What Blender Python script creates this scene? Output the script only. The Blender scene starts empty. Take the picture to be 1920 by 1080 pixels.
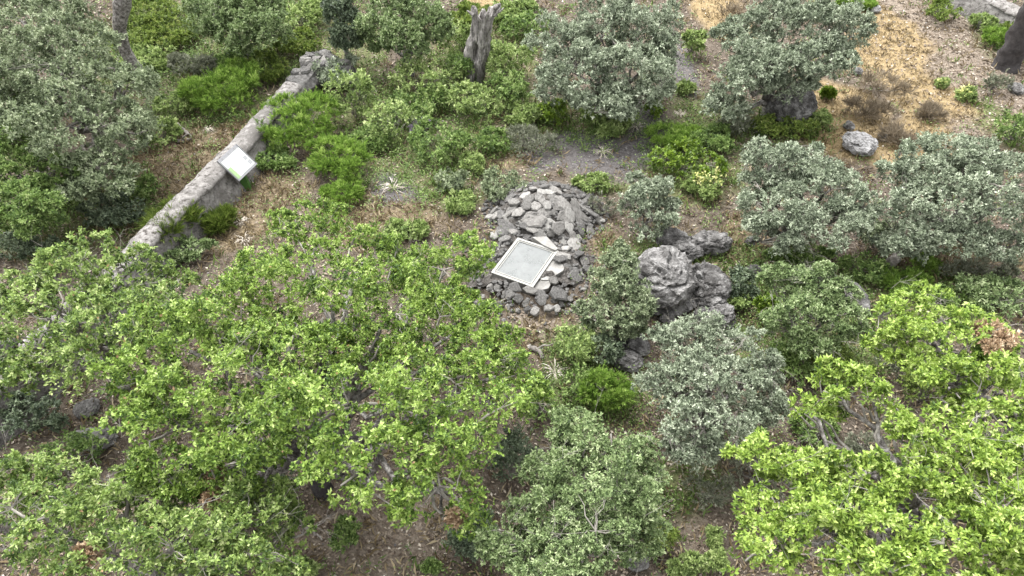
import bpy, bmesh, math, random
import numpy as np
from mathutils import Vector

# ------------------------------------------------------------------ camera, world, sun, exposure
scene = bpy.context.scene
CAM_H, PITCH, FPX = 10.5, math.radians(45.0), 1280.0      # metres, depression, focal length in 1920-px units
cam_data = bpy.data.cameras.new("camera")
cam_data.sensor_width = 36.0
cam_data.lens = 36.0 * FPX / 1920.0
cam_data.clip_start, cam_data.clip_end = 0.1, 3000.0
cam = bpy.data.objects.new("camera", cam_data)
cam.location = (0, 0, CAM_H)
cam.rotation_euler = (math.pi / 2 - PITCH, 0, 0)
scene.collection.objects.link(cam)
scene.camera = cam

SUN_EL, SUN_AZ = math.radians(62), math.radians(-35)      # azimuth from +Y (away from camera) towards +X
world = bpy.data.worlds.new("World")
scene.world = world
world.use_nodes = True
wn, wl = world.node_tree.nodes, world.node_tree.links
wn.clear()
sky = wn.new("ShaderNodeTexSky")
sky.sky_type = 'NISHITA'
sky.sun_disc = False
sky.sun_elevation = SUN_EL
sky.sun_rotation = SUN_AZ
sky.dust_density = 4.0
sky.air_density = 1.5
hs = wn.new("ShaderNodeHueSaturation")                    # cloud cover: the same sky, nearly grey
hs.inputs['Saturation'].default_value = 0.03
bgn = wn.new("ShaderNodeBackground")
bgn.inputs['Strength'].default_value = 0.15
won = wn.new("ShaderNodeOutputWorld")
wl.new(sky.outputs[0], hs.inputs['Color'])
wl.new(hs.outputs[0], bgn.inputs['Color'])
wl.new(bgn.outputs[0], won.inputs['Surface'])

sun_data = bpy.data.lights.new("sun", 'SUN')
sun_data.energy = 1.2
sun_data.angle = math.radians(50)
sun_data.color = (1.0, 0.97, 0.92)
sun = bpy.data.objects.new("sun", sun_data)
sun_dir = Vector((math.sin(SUN_AZ) * math.cos(SUN_EL), math.cos(SUN_AZ) * math.cos(SUN_EL), math.sin(SUN_EL)))
sun.rotation_euler = sun_dir.to_track_quat('Z', 'Y').to_euler()
scene.collection.objects.link(sun)

scene.view_settings.view_transform = 'Standard'
scene.view_settings.look = 'None'
scene.view_settings.gamma = 1.0
scene.view_settings.exposure = 2.02
scene.cycles.max_bounces = 9
scene.cycles.diffuse_bounces = 6
scene.cycles.transmission_bounces = 6
scene.cycles.transparent_max_bounces = 8
COL = scene.collection
PI = math.pi

# ------------------------------------------------------------------ numpy noise
def _hash(ix, iy, iz, seed):
    h = (ix * 374761393 + iy * 668265263 + iz * 2147483647 + seed * 1274126177) & 0xFFFFFFFF
    h = ((h ^ (h >> 13)) * 1274126177) & 0xFFFFFFFF
    h = ((h ^ (h >> 16)) * 2246822519) & 0xFFFFFFFF
    return ((h ^ (h >> 15)) & 0xFFFFFF) / float(0xFFFFFF)

def vnoise(p, seed=0):
    p = np.asarray(p, dtype=np.float64)
    i = np.floor(p).astype(np.int64)
    f = p - i
    f = f * f * (3 - 2 * f)
    r = 0.0
    for dx in (0, 1):
        wx = f[:, 0] if dx else 1 - f[:, 0]
        for dy in (0, 1):
            wy = f[:, 1] if dy else 1 - f[:, 1]
            for dz in (0, 1):
                wz = f[:, 2] if dz else 1 - f[:, 2]
                r = r + wx * wy * wz * _hash(i[:, 0] + dx, i[:, 1] + dy, i[:, 2] + dz, seed)
    return r * 2 - 1

def fbm(p, seed=0, octaves=4):
    p = np.asarray(p, dtype=np.float64)
    r, a, s = 0.0, 1.0, 1.0
    for o in range(octaves):
        r = r + a * vnoise(p * s + 17.3 * o, seed + o)
        a *= 0.5
        s *= 2.03
    return r

def fbm2(x, y, freq, seed=0, octaves=3):
    x, y = np.broadcast_arrays(np.asarray(x, float), np.asarray(y, float))
    return fbm(np.stack([x.ravel() * freq, y.ravel() * freq, np.zeros(x.size) + 0.37], 1), seed, octaves).reshape(x.shape)

# ------------------------------------------------------------------ picture <-> place
SP, CP = math.sin(PITCH), math.cos(PITCH)

def ray(u, v):
    x, y = (u - 960.0) / FPX, -(v - 540.0) / FPX
    return np.array([x, CP + y * SP, -SP + y * CP])          # forward component is 1

def at_z(u, v, z):
    d = ray(u, v)
    t = (z - CAM_H) / d[2]
    return np.array([0, 0, CAM_H]) + d * t, t                # point, depth

def at_y(u, v, Y):
    d = ray(u, v)
    return np.array([0, 0, CAM_H]) + d * (Y / d[1])

def terrain(x, y):
    x = np.asarray(x, float); y = np.asarray(y, float)
    return 0.10 * fbm2(x, y, 0.22, 5, 3) + 0.03 * fbm2(x, y, 1.1, 9, 2)

def on_ground(u, v):
    z = 0.0
    for _ in range(4):
        p, t = at_z(u, v, z)
        z = float(terrain(p[0], p[1]))
    p[2] = z
    return p, t

# ------------------------------------------------------------------ mesh helpers
def mesh_np(name, V, F, mat, attrs=None, smooth=False):
    """F: list of index arrays (n,3) or (n,4)"""
    V = np.asarray(V, np.float32)
    if isinstance(F, np.ndarray):
        F = [F]
    me = bpy.data.meshes.new(name)
    nl = sum(f.size for f in F)
    npoly = sum(len(f) for f in F)
    me.vertices.add(len(V)); me.loops.add(nl); me.polygons.add(npoly)
    me.vertices.foreach_set("co", V.ravel())
    me.loops.foreach_set("vertex_index", np.concatenate([f.ravel() for f in F]).astype(np.int32))
    tot = np.concatenate([np.full(len(f), f.shape[1], np.int32) for f in F])
    st = np.concatenate([[0], np.cumsum(tot)[:-1]]).astype(np.int32)
    me.polygons.foreach_set("loop_start", st)
    me.polygons.foreach_set("loop_total", tot)
    me.polygons.foreach_set("use_smooth", np.full(npoly, smooth, bool))
    me.update(calc_edges=True)
    for k, a in (attrs or {}).items():
        at = me.attributes.new(k, 'FLOAT', 'POINT')
        at.data.foreach_set("value", np.asarray(a, np.float32))
    if mat:
        me.materials.append(mat)
    return me

def obj(name, me, parent=None, kind=None):
    o = bpy.data.objects.new(name, me)
    COL.objects.link(o)
    if parent is not None:
        o.parent = parent
    if kind:
        o["kind"] = kind
    return o

def thing(name, label, cat, loc, group=None):
    o = bpy.data.objects.new(name, None)
    o.empty_display_size = 0.1
    o.location = loc
    COL.objects.link(o)
    o["label"] = label; o["category"] = cat
    if group:
        o["group"] = group
    return o

def tag(o, label, cat, group=None):
    o["label"] = label; o["category"] = cat
    if group:
        o["group"] = group
    return o

class Geo:
    """collects raw geometry; built relative to an origin"""
    def __init__(s):
        s.V, s.T, s.Q, s.n, s.A = [], [], [], 0, []
    def add(s, V, T=None, Q=None, a=None):
        V = np.asarray(V, float)
        s.V.append(V)
        if T is not None and len(T): s.T.append(np.asarray(T) + s.n)
        if Q is not None and len(Q): s.Q.append(np.asarray(Q) + s.n)
        s.A.append(np.zeros(len(V)) if a is None else np.broadcast_to(np.asarray(a, float), (len(V),)))
        s.n += len(V)
    def build(s, name, mat, parent=None, origin=(0, 0, 0), smooth=False, kind=None):
        V = np.concatenate(s.V) - np.asarray(origin, float)
        F = []
        if s.T: F.append(np.concatenate(s.T))
        if s.Q: F.append(np.concatenate(s.Q))
        me = mesh_np(name, V, F, mat, {"rnd": np.concatenate(s.A)}, smooth)
        o = obj(name, me, parent, kind)
        return o

def unit(v):
    v = np.asarray(v, float)
    return v / (np.linalg.norm(v, axis=-1, keepdims=True) + 1e-9)

def tube(P, R, sides=6, seed=0, rough=0.0, cap=True):
    P = np.asarray(P, float); R = np.asarray(R, float); n = len(P)
    tan = np.gradient(P, axis=0); tan = unit(tan)
    ref = np.array([0.31, 0.2, 0.93]) if abs(tan[0, 2]) < 0.9 else np.array([1.0, 0.1, 0.0])
    V = []
    ang = np.linspace(0, 2 * PI, sides, endpoint=False)
    for i in range(n):
        x = unit(np.cross(tan[i], ref)); y = np.cross(tan[i], x)
        ring = P[i] + R[i] * (np.cos(ang)[:, None] * x + np.sin(ang)[:, None] * y)
        V.append(ring)
    V = np.concatenate(V)
    if rough > 0:
        c = np.repeat(P, sides, 0)
        d = V - c
        k = 1 + rough * fbm(V * 5.0, seed, 3)
        V = c + d * k[:, None]
    Q = []
    for i in range(n - 1):
        a = np.arange(sides); b = (a + 1) % sides
        Q.append(np.stack([i * sides + a, i * sides + b, (i + 1) * sides + b, (i + 1) * sides + a], 1))
    Q = np.concatenate(Q)
    T = []
    if cap:
        V = np.concatenate([V, P[-1:], P[:1]])
        a = np.arange(sides); b = (a + 1) % sides
        T = np.concatenate([np.stack([(n - 1) * sides + a, (n - 1) * sides + b, np.full(sides, n * sides)], 1),
                            np.stack([b, a, np.full(sides, n * sides + 1)], 1)])
    return V, T, Q

def curve_pts(a, b, rng, n=5, wob=0.1, sag=0.0):
    a = np.asarray(a, float); b = np.asarray(b, float)
    t = np.linspace(0, 1, n)[:, None]
    L = np.linalg.norm(b - a)
    P = a + (b - a) * t
    off = rng.normal(0, wob * L, (n, 3)); off[0] = 0; off[-1] = 0
    P = P + off * np.sin(PI * t) + np.array([0, 0, sag * L]) * np.sin(PI * t)
    return P

def box_geo(cx, cy, cz, sx, sy, sz):
    s = np.array([[-1,-1,-1],[1,-1,-1],[1,1,-1],[-1,1,-1],[-1,-1,1],[1,-1,1],[1,1,1],[-1,1,1]]) * 0.5
    V = s * np.array([sx, sy, sz]) + np.array([cx, cy, cz])
    Q = np.array([[0,3,2,1],[4,5,6,7],[0,1,5,4],[1,2,6,5],[2,3,7,6],[3,0,4,7]])
    return V, Q

_ico = {}
def ico(level):
    if level not in _ico:
        bm = bmesh.new()
        bmesh.ops.create_icosphere(bm, subdivisions=level, radius=1.0)
        bm.verts.ensure_lookup_table()
        V = np.array([v.co[:] for v in bm.verts]); F = np.array([[v.index for v in f.verts] for f in bm.faces])
        bm.free()
        _ico[level] = (V, F)
    return _ico[level]

def rock_shape(seed, dims, level=3, planes=14, rough=0.06, freq=2.0, soft=18.0, crack=0.0, hmin=0.72):
    """faceted stone: support planes softly intersected, then broken up with noise"""
    rng = np.random.default_rng(seed)
    D, F = ico(level)
    N = unit(rng.normal(size=(planes, 3)))
    h = rng.uniform(hmin, 1.0, planes)
    dots = D @ N.T
    r = np.where(dots > 0.05, h / np.maximum(dots, 0.05), 9.0)
    r = np.minimum(r, 1.25)
    rr = -np.log(np.exp(-soft * r).sum(1) + 1e-12) / soft
    rr = np.clip(rr, 0.4, 1.25)
    V = D * rr[:, None]
    if rough > 0:
        n = fbm(V * freq + seed * 3.1, seed, 4)
        V = V * (1 + rough * n)[:, None]
    if crack > 0:
        c = np.abs(fbm(V * np.array([1.2, 1.2, 2.6]) + seed * 1.7, seed + 50, 3))
        V = V * (1 - crack * np.exp(-(c / 0.07) ** 2))[:, None]
    V = V / np.abs(V).max(0)
    return V * np.asarray(dims, float), F

# ------------------------------------------------------------------ materials
def new_mat(name):
    m = bpy.data.materials.new(name)
    m.use_nodes = True
    nt = m.node_tree
    nt.nodes.clear()
    out = nt.nodes.new("ShaderNodeOutputMaterial")
    return m, nt, out

def ramp(nt, stops, interp='LINEAR'):
    r = nt.nodes.new("ShaderNodeValToRGB")
    r.color_ramp.interpolation = interp
    e = r.color_ramp.elements
    while len(e) < len(stops):
        e.new(0.5)
    for el, (p, c) in zip(e, stops):
        el.position = p
        el.color = (*c, 1.0)
    return r

def leaf_mat(name, stops, trans=0.3, rough=0.5, spec=0.35):
    m, nt, out = new_mat(name)
    L = nt.links
    at = nt.nodes.new("ShaderNodeAttribute"); at.attribute_name = "rnd"
    r = ramp(nt, stops)
    L.new(at.outputs['Fac'], r.inputs[0])
    p = nt.nodes.new("ShaderNodeBsdfPrincipled")
    p.inputs['Roughness'].default_value = rough
    p.inputs['Specular IOR Level'].default_value = spec
    L.new(r.outputs[0], p.inputs['Base Color'])
    t = nt.nodes.new("ShaderNodeBsdfTranslucent")
    L.new(r.outputs[0], t.inputs['Color'])
    mx = nt.nodes.new("ShaderNodeMixShader"); mx.inputs[0].default_value = trans
    L.new(p.outputs[0], mx.inputs[1]); L.new(t.outputs[0], mx.inputs[2])
    L.new(mx.outputs[0], out.inputs['Surface'])
    return m

def noise_node(nt, scale, detail=6, rough=0.6, coord=None, kind="ShaderNodeTexNoise"):
    n = nt.nodes.new(kind)
    n.inputs['Scale'].default_value = scale
    if kind == "ShaderNodeTexNoise":
        n.inputs['Detail'].default_value = detail
        n.inputs['Roughness'].default_value = rough
    if coord is not None:
        nt.links.new(coord, n.inputs['Vector'])
    return n

def world_pos(nt):
    g = nt.nodes.new("ShaderNodeNewGeometry")
    return g.outputs['Position']

def mixc(nt, fac, a, b, mode='MIX'):
    m = nt.nodes.new("ShaderNodeMix"); m.data_type = 'RGBA'; m.blend_type = mode
    for sock, val in ((m.inputs[0], fac), (m.inputs[6], a), (m.inputs[7], b)):
        if isinstance(val, bpy.types.NodeSocket): nt.links.new(val, sock)
        elif isinstance(val, (int, float)): sock.default_value = val
        else: sock.default_value = (*val, 1.0)
    return m.outputs[2]

def bump(nt, height, strength=0.5, dist=0.02):
    b = nt.nodes.new("ShaderNodeBump")
    b.inputs['Strength'].default_value = strength
    b.inputs['Distance'].default_value = dist
    nt.links.new(height, b.inputs['Height'])
    return b.outputs[0]

def surf_mat(name, stops, scale=4.0, detail=8, rough=0.9, bump_scale=20, bump_s=0.6, bump_d=0.02, spec=0.2, extra=None, per_object=0.0, obj_coord=True):
    m, nt, out = new_mat(name)
    if obj_coord:
        tc = nt.nodes.new("ShaderNodeTexCoord"); co = tc.outputs['Object']
    else:
        co = world_pos(nt)
    n = noise_node(nt, scale, detail, 0.65, co)
    r = ramp(nt, stops)
    nt.links.new(n.outputs[0], r.inputs[0])
    colr = r.outputs[0]
    if extra:
        colr = extra(nt, co, colr)
    if per_object > 0:
        oi = nt.nodes.new("ShaderNodeObjectInfo")
        mr = nt.nodes.new("ShaderNodeMapRange")
        mr.inputs['To Min'].default_value = 1 - per_object; mr.inputs['To Max'].default_value = 1 + per_object
        nt.links.new(oi.outputs['Random'], mr.inputs[0])
        hsn = nt.nodes.new("ShaderNodeHueSaturation")
        nt.links.new(mr.outputs[0], hsn.inputs['Value']); nt.links.new(colr, hsn.inputs['Color'])
        colr = hsn.outputs[0]
    p = nt.nodes.new("ShaderNodeBsdfPrincipled")
    p.inputs['Roughness'].default_value = rough
    p.inputs['Specular IOR Level'].default_value = spec
    nt.links.new(colr, p.inputs['Base Color'])
    bn = noise_node(nt, bump_scale, 8, 0.7, co)
    nt.links.new(bump(nt, bn.outputs[0], bump_s, bump_d), p.inputs['Normal'])
    nt.links.new(p.outputs[0], out.inputs['Surface'])
    return m

def plain_mat(name, col, rough=0.5, metal=0.0, spec=0.4):
    m, nt, out = new_mat(name)
    tc = nt.nodes.new("ShaderNodeTexCoord")
    n = noise_node(nt, 25, 4, 0.6, tc.outputs['Object'])
    r = ramp(nt, [(0.3, tuple(c * 0.86 for c in col)), (0.7, tuple(min(1, c * 1.06) for c in col))])
    nt.links.new(n.outputs[0], r.inputs[0])
    p = nt.nodes.new("ShaderNodeBsdfPrincipled")
    p.inputs['Roughness'].default_value = rough; p.inputs['Metallic'].default_value = metal
    p.inputs['Specular IOR Level'].default_value = spec
    nt.links.new(r.outputs[0], p.inputs['Base Color'])
    nt.links.new(p.outputs[0], out.inputs['Surface'])
    return m

TAN = (0.30, 0.20, 0.11)
M = {}
M['oak'] = leaf_mat("oak_leaf", [(0.0, (0.038, 0.074, 0.017)), (0.3, (0.112, 0.185, 0.033)), (0.65, (0.243, 0.352, 0.068)), (0.97, (0.44, 0.535, 0.20)), (0.995, TAN)], 0.36, 0.45, 0.3)
M['oak_pale'] = leaf_mat("oak_leaf_pale", [(0.0, (0.045, 0.080, 0.023)), (0.3, (0.122, 0.190, 0.047)), (0.65, (0.25, 0.345, 0.09)), (0.96, (0.45, 0.535, 0.24)), (0.99, TAN)], 0.36, 0.45, 0.3)
M['oak_lime'] = leaf_mat("oak_leaf_lime", [(0.0, (0.055, 0.098, 0.018)), (0.3, (0.16, 0.25, 0.04)), (0.65, (0.315, 0.425, 0.085)), (1.0, (0.52, 0.61, 0.24))], 0.36, 0.45, 0.3)
M['holm'] = leaf_mat("holm_leaf", [(0.0, (0.048, 0.066, 0.034)), (0.3, (0.118, 0.152, 0.078)), (0.65, (0.24, 0.29, 0.165)), (1.0, (0.43, 0.47, 0.32))], 0.25, 0.5, 0.35)
M['holm_green'] = leaf_mat("holm_leaf_green", [(0.0, (0.045, 0.072, 0.026)), (0.3, (0.112, 0.165, 0.060)), (0.65, (0.23, 0.305, 0.13)), (1.0, (0.42, 0.48, 0.28))], 0.28, 0.5, 0.35)
M['holm_silver'] = leaf_mat("holm_leaf_silver", [(0.0, (0.055, 0.072, 0.045)), (0.3, (0.145, 0.178, 0.115)), (0.65, (0.285, 0.33, 0.23)), (1.0, (0.50, 0.54, 0.42))], 0.22, 0.5, 0.35)
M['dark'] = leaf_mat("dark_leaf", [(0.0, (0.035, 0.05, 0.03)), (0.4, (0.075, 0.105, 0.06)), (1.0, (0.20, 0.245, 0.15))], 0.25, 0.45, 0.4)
M['green'] = leaf_mat("green_leaf", [(0.0, (0.046, 0.082, 0.022)), (0.35, (0.115, 0.185, 0.048)), (0.7, (0.215, 0.305, 0.09)), (1.0, (0.38, 0.46, 0.20))], 0.34, 0.5, 0.3)
M['light'] = leaf_mat("light_leaf", [(0.0, (0.07, 0.108, 0.034)), (0.35, (0.17, 0.24, 0.07)), (0.7, (0.30, 0.385, 0.135)), (1.0, (0.48, 0.55, 0.26))], 0.34, 0.5, 0.3)
M['broom'] = leaf_mat("broom_leaf", [(0.0, (0.055, 0.11, 0.02)), (0.35, (0.14, 0.24, 0.038)), (0.7, (0.25, 0.38, 0.07)), (1.0, (0.42, 0.53, 0.17))], 0.38, 0.5, 0.3)
M['glossy'] = leaf_mat("glossy_leaf", [(0.0, (0.04, 0.075, 0.008)), (0.4, (0.10, 0.165, 0.016)), (0.8, (0.19, 0.29, 0.03)), (1.0, (0.32, 0.41, 0.08))], 0.3, 0.35, 0.5)
M['yellow'] = leaf_mat("yellow_green_leaf", [(0.0, (0.05, 0.08, 0.016)), (0.4, (0.12, 0.175, 0.032)), (0.8, (0.21, 0.28, 0.06)), (1.0, (0.31, 0.34, 0.11))], 0.3, 0.5, 0.3)
M['grey'] = leaf_mat("grey_leaf", [(0.0, (0.08, 0.09, 0.06)), (0.4, (0.16, 0.175, 0.12)), (0.8, (0.26, 0.275, 0.20)), (1.0, (0.38, 0.39, 0.31))], 0.25, 0.6, 0.2)
M['dry'] = leaf_mat("dry_twig", [(0.0, (0.17, 0.14, 0.10)), (0.5, (0.27, 0.225, 0.165)), (1.0, (0.40, 0.345, 0.265))], 0.3, 0.8, 0.1)
M['dead'] = leaf_mat("dead_leaf", [(0.0, (0.16, 0.10, 0.06)), (0.5, (0.34, 0.24, 0.15)), (1.0, (0.52, 0.42, 0.30))], 0.2, 0.7, 0.2)
M['straw'] = leaf_mat("straw", [(0.0, (0.09, 0.065, 0.035)), (0.5, (0.21, 0.165, 0.095)), (1.0, (0.40, 0.34, 0.235))], 0.15, 0.8, 0.1)
M['gold'] = leaf_mat("golden_grass", [(0.0, (0.11, 0.08, 0.04)), (0.5, (0.225, 0.168, 0.088)), (1.0, (0.34, 0.27, 0.16))], 0.15, 0.8, 0.1)
M['grass'] = leaf_mat("grass", [(0.0, (0.05, 0.09, 0.02)), (0.5, (0.12, 0.19, 0.045)), (1.0, (0.26, 0.34, 0.11))], 0.25, 0.5, 0.3)
M['litter'] = leaf_mat("leaf_litter", [(0.0, (0.07, 0.05, 0.038)), (0.4, (0.17, 0.134, 0.102)), (0.75, (0.30, 0.255, 0.203)), (1.0, (0.47, 0.43, 0.37))], 0.05, 0.8, 0.15)
M['pebble'] = leaf_mat("pebble", [(0.0, (0.05, 0.047, 0.045)), (0.5, (0.13, 0.122, 0.12)), (1.0, (0.34, 0.33, 0.32))], 0.0, 0.85, 0.2)
M['rosette'] = leaf_mat("rosette_blade", [(0.0, (0.32, 0.27, 0.21)), (1.0, (0.60, 0.56, 0.50))], 0.1, 0.7, 0.2)
M['flower'] = leaf_mat("yellow_flower", [(0.0, (0.36, 0.38, 0.12)), (1.0, (0.60, 0.58, 0.30))], 0.2, 0.6, 0.2)
M['lilac'] = leaf_mat("lilac_flower", [(0.0, (0.20, 0.17, 0.22)), (1.0, (0.42, 0.36, 0.46))], 0.2, 0.6, 0.2)
M['bark'] = surf_mat("grey_bark", [(0.36, (0.05, 0.045, 0.04)), (0.5, (0.17, 0.158, 0.147)), (0.66, (0.38, 0.362, 0.345))], 14, 8, 0.95, 26, 0.9, 0.03)
M['bark_dark'] = surf_mat("dark_bark", [(0.3, (0.022, 0.020, 0.02)), (0.6, (0.055, 0.05, 0.05)), (0.8, (0.12, 0.11, 0.105))], 7, 8, 0.95, 30, 0.8, 0.02)
M['twig'] = surf_mat("pale_twig", [(0.3, (0.10, 0.092, 0.08)), (0.7, (0.25, 0.235, 0.21))], 9, 4, 0.9, 30, 0.3, 0.01)
M['deadwood'] = surf_mat("weathered_wood", [(0.3, (0.09, 0.08, 0.07)), (0.55, (0.25, 0.23, 0.21)), (0.8, (0.48, 0.46, 0.43))], 6, 8, 0.9, 22, 0.9, 0.03)

def streak(nt, co, colr):
    mp = nt.nodes.new("ShaderNodeMapping"); mp.inputs['Scale'].default_value = (1, 1, .14)
    nt.links.new(co, mp.inputs['Vector'])
    n = noise_node(nt, 16, 8, .7, mp.outputs[0]); r = ramp(nt, [(.40, (.03, .027, .025)), (.52, (1, 1, 1))])
    nt.links.new(n.outputs[0], r.inputs[0])
    return mixc(nt, .7, colr, r.outputs[0], 'MULTIPLY')
M['snag'] = surf_mat("snag_wood", [(0.3, (0.15, 0.137, 0.128)), (0.55, (0.29, 0.273, 0.26)), (0.8, (0.46, 0.443, 0.425))], 5, 8, 0.95, 18, 1.0, 0.05, extra=streak)

def lichen(nt, co, colr):
    n2 = noise_node(nt, 2.2, 8, 0.7, co)
    r2 = ramp(nt, [(0.40, (0, 0, 0)), (0.58, (1, 1, 1))])
    nt.links.new(n2.outputs[0], r2.inputs[0])
    c = mixc(nt, r2.outputs[0], (0.065, 0.062, 0.06), colr)
    # pale lichen discs with their own rims
    v = nt.nodes.new("ShaderNodeTexVoronoi"); v.inputs['Scale'].default_value = 7.0
    nt.links.new(co, v.inputs['Vector'])
    r3 = ramp(nt, [(0.10, (0.25, 0.25, 0.25)), (0.17, (1, 1, 1)), (0.24, (0.9, 0.9, 0.9)), (0.28, (0, 0, 0))])
    nt.links.new(v.outputs['Distance'], r3.inputs[0])
    sel = noise_node(nt, 3.7, 2, 0.5, co)
    r4 = ramp(nt, [(0.52, (0, 0, 0)), (0.60, (0.55, 0.55, 0.55))])
    nt.links.new(sel.outputs[0], r4.inputs[0])
    f = mixc(nt, 1.0, r3.outputs[0], r4.outputs[0], 'MULTIPLY')
    return mixc(nt, f, c, (0.36, 0.36, 0.352))

M['boulder'] = surf_mat("boulder_rock", [(0.36, (0.065, 0.062, 0.059)), (0.46, (0.215, 0.208, 0.203)), (0.68, (0.38, 0.373, 0.366))], 6, 12, 0.95, 11, 1.0, 0.14, extra=lichen)
M['boulder_white'] = surf_mat("pale_rock", [(0.36, (0.06, 0.058, 0.056)), (0.47, (0.23, 0.226, 0.226)), (0.72, (0.40, 0.395, 0.395))], 5, 12, 0.95, 11, 1.0, 0.08)
M['stone'] = surf_mat("slab_stone", [(0.30, (0.07, 0.066, 0.061)), (0.5, (0.168, 0.161, 0.152)), (0.75, (0.27, 0.262, 0.25))], 5, 12, 0.95, 30, 0.8, 0.03, per_object=0.34)
M['stone_pale'] = surf_mat("pale_slab_stone", [(0.28, (0.10, 0.095, 0.088)), (0.5, (0.205, 0.199, 0.188)), (0.75, (0.29, 0.283, 0.27))], 4, 10, 0.95, 40, 0.5, 0.015, per_object=0.12)
M['stone_dark'] = surf_mat("dark_stone", [(0.30, (0.045, 0.043, 0.041)), (0.5, (0.12, 0.116, 0.112)), (0.75, (0.25, 0.243, 0.236))], 7, 12, 0.95, 25, 0.9, 0.04, per_object=0.3)
M['earth'] = surf_mat("rubble_earth", [(0.3, (0.035, 0.032, 0.029)), (0.55, (0.105, 0.096, 0.088)), (0.75, (0.21, 0.198, 0.186))], 14, 12, 0.95, 30, 1.0, 0.06, obj_coord=False)

def mortar_wear(nt, co, colr):
    n2 = noise_node(nt, 1.4, 10, 0.75, co)
    r2 = ramp(nt, [(0.42, (0, 0, 0)), (0.50, (1, 1, 1))])
    nt.links.new(n2.outputs[0], r2.inputs[0])
    return mixc(nt, r2.outputs[0], (0.13, 0.122, 0.115), colr)
M['mortar'] = surf_mat("lime_mortar", [(0.37, (0.05, 0.044, 0.04)), (0.47, (0.175, 0.165, 0.157)), (0.72, (0.31, 0.297, 0.286))], 9, 14, 0.95, 18, 1.0, 0.05, extra=mortar_wear, obj_coord=False)
M['wall_face'] = surf_mat("wall_face_mortar", [(0.34, (0.055, 0.05, 0.046)), (0.47, (0.175, 0.166, 0.157)), (0.75, (0.29, 0.279, 0.268))], 8, 14, 0.95, 10, 1.0, 0.10, extra=mortar_wear, obj_coord=False)

# ------------------------------------------------------------------ ground
def px_mask(x, y, blobs, seed, warp=0.5):
    """soft patches on the ground, each (u, v, ru, rv) given where the picture shows it"""
    wx = x + warp * fbm2(x, y, 0.6, seed, 3); wy = y + warp * fbm2(x, y, 0.6, seed + 7, 3)
    m = np.zeros_like(x)
    for (u, v, ru, rv) in blobs:
        c, t = at_z(u, v, 0); k = t / FPX
        dep = math.atan2(CAM_H, c[1])
        rx, ry = ru * k, rv * k / math.sin(dep)
        d = np.sqrt(((wx - c[0]) / rx) ** 2 + ((wy - c[1]) / ry) ** 2)
        m = np.maximum(m, np.clip((1.15 - d) / 0.35, 0, 1))
    return m

GRAVEL = [(1140, 288, 105, 48), (1040, 262, 40, 20), (1215, 235, 40, 45), (1275, 135, 25, 60), (1010, 300, 40, 16), (755, 365, 40, 30)]
GOLD = [(1730, 160, 60, 60), (1660, 80, 70, 60), (1740, 270, 60, 40), (1640, 110, 60, 70), (1570, 200, 75, 50), (1600, 255, 90, 50), (1680, 130, 45, 60), (1720, 210, 50, 40), (1350, 20, 45, 60), (1690, 290, 60, 30), (900, 8, 40, 25), (1555, 260, 50, 40), (1650, 40, 40, 50)]
STRAW = [(370, 290, 110, 80), (520, 355, 80, 40), (450, 400, 70, 60), (300, 345, 60, 50), (700, 410, 120, 40), (1000, 610, 60, 60), (1150, 480, 40, 60), (1780, 480, 120, 40), (250, 420, 40, 40), (950, 290, 60, 20), (1400, 460, 50, 60)]
GREEN = [(420, 60, 240, 110), (640, 120, 90, 90), (900, 120, 110, 110), (900, 250, 110, 50), (1080, 230, 130, 40), (1280, 300, 100, 70), (1470, 235, 90, 40), (1560, 540, 150, 60), (1700, 520, 120, 40), (1880, 70, 60, 40), (1900, 240, 50, 60), (1130, 720, 90, 70), (1300, 900, 60, 60), (400, 210, 120, 30), (860, 370, 70, 30), (1130, 345, 60, 20), (200, 400, 90, 60), (780, 300, 150, 60), (1400, 500, 60, 70), (1450, 640, 90, 60), (1600, 660, 90, 50), (1100, 640, 60, 50), (1820, 560, 120, 50), (700, 200, 120, 60), (1330, 220, 60, 40), (1280, 480, 120, 40), (60, 430, 80, 50)]

BARE = [(700, 1010, 160, 100), (1760, 110, 170, 150), (1330, 980, 50, 120), (1850, 200, 80, 60), (740, 660, 60, 40), (1020, 600, 60, 50)]

def axis(lo, hi, step, far, back):
    core = np.arange(lo, hi + 1e-6, step)
    g, s, out = hi, step, []
    while g < far: s *= 1.35; g += s; out.append(g)
    g, s, pre = lo, step, []
    while g > back: s *= 1.35; g -= s; pre.append(g)
    return np.array(pre[::-1] + list(core) + out)

xs = axis(-22, 22, 0.18, 900, -900); ys = axis(2, 31, 0.18, 1200, -300)
X, Y = np.meshgrid(xs, ys)
Z = terrain(X, Y)
nx, ny = len(xs), len(ys)
idx = np.arange(nx * ny).reshape(ny, nx)
GQ = np.stack([idx[:-1, :-1].ravel(), idx[:-1, 1:].ravel(), idx[1:, 1:].ravel(), idx[1:, :-1].ravel()], 1)
gm, gnt, gout = new_mat("woodland_floor")
def gattr(n):
    a = gnt.nodes.new("ShaderNodeAttribute"); a.attribute_name = n
    return a.outputs['Fac']
gpos = world_pos(gnt)
def gr(scale, stops, detail=8, rough=0.7):
    n = noise_node(gnt, scale, detail, rough, gpos); r = ramp(gnt, stops); gnt.links.new(n.outputs[0], r.inputs[0])
    return r.outputs[0]
c_lit = gr(9, [(0.3, (0.036, 0.026, 0.019)), (0.5, (0.088, 0.072, 0.057)), (0.68, (0.155, 0.132, 0.108)), (0.8, (0.25, 0.225, 0.19))])
c_grav = gr(16, [(0.32, (0.04, 0.036, 0.035)), (0.5, (0.095, 0.087, 0.086)), (0.72, (0.21, 0.20, 0.196))], 10, 0.8)
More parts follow.
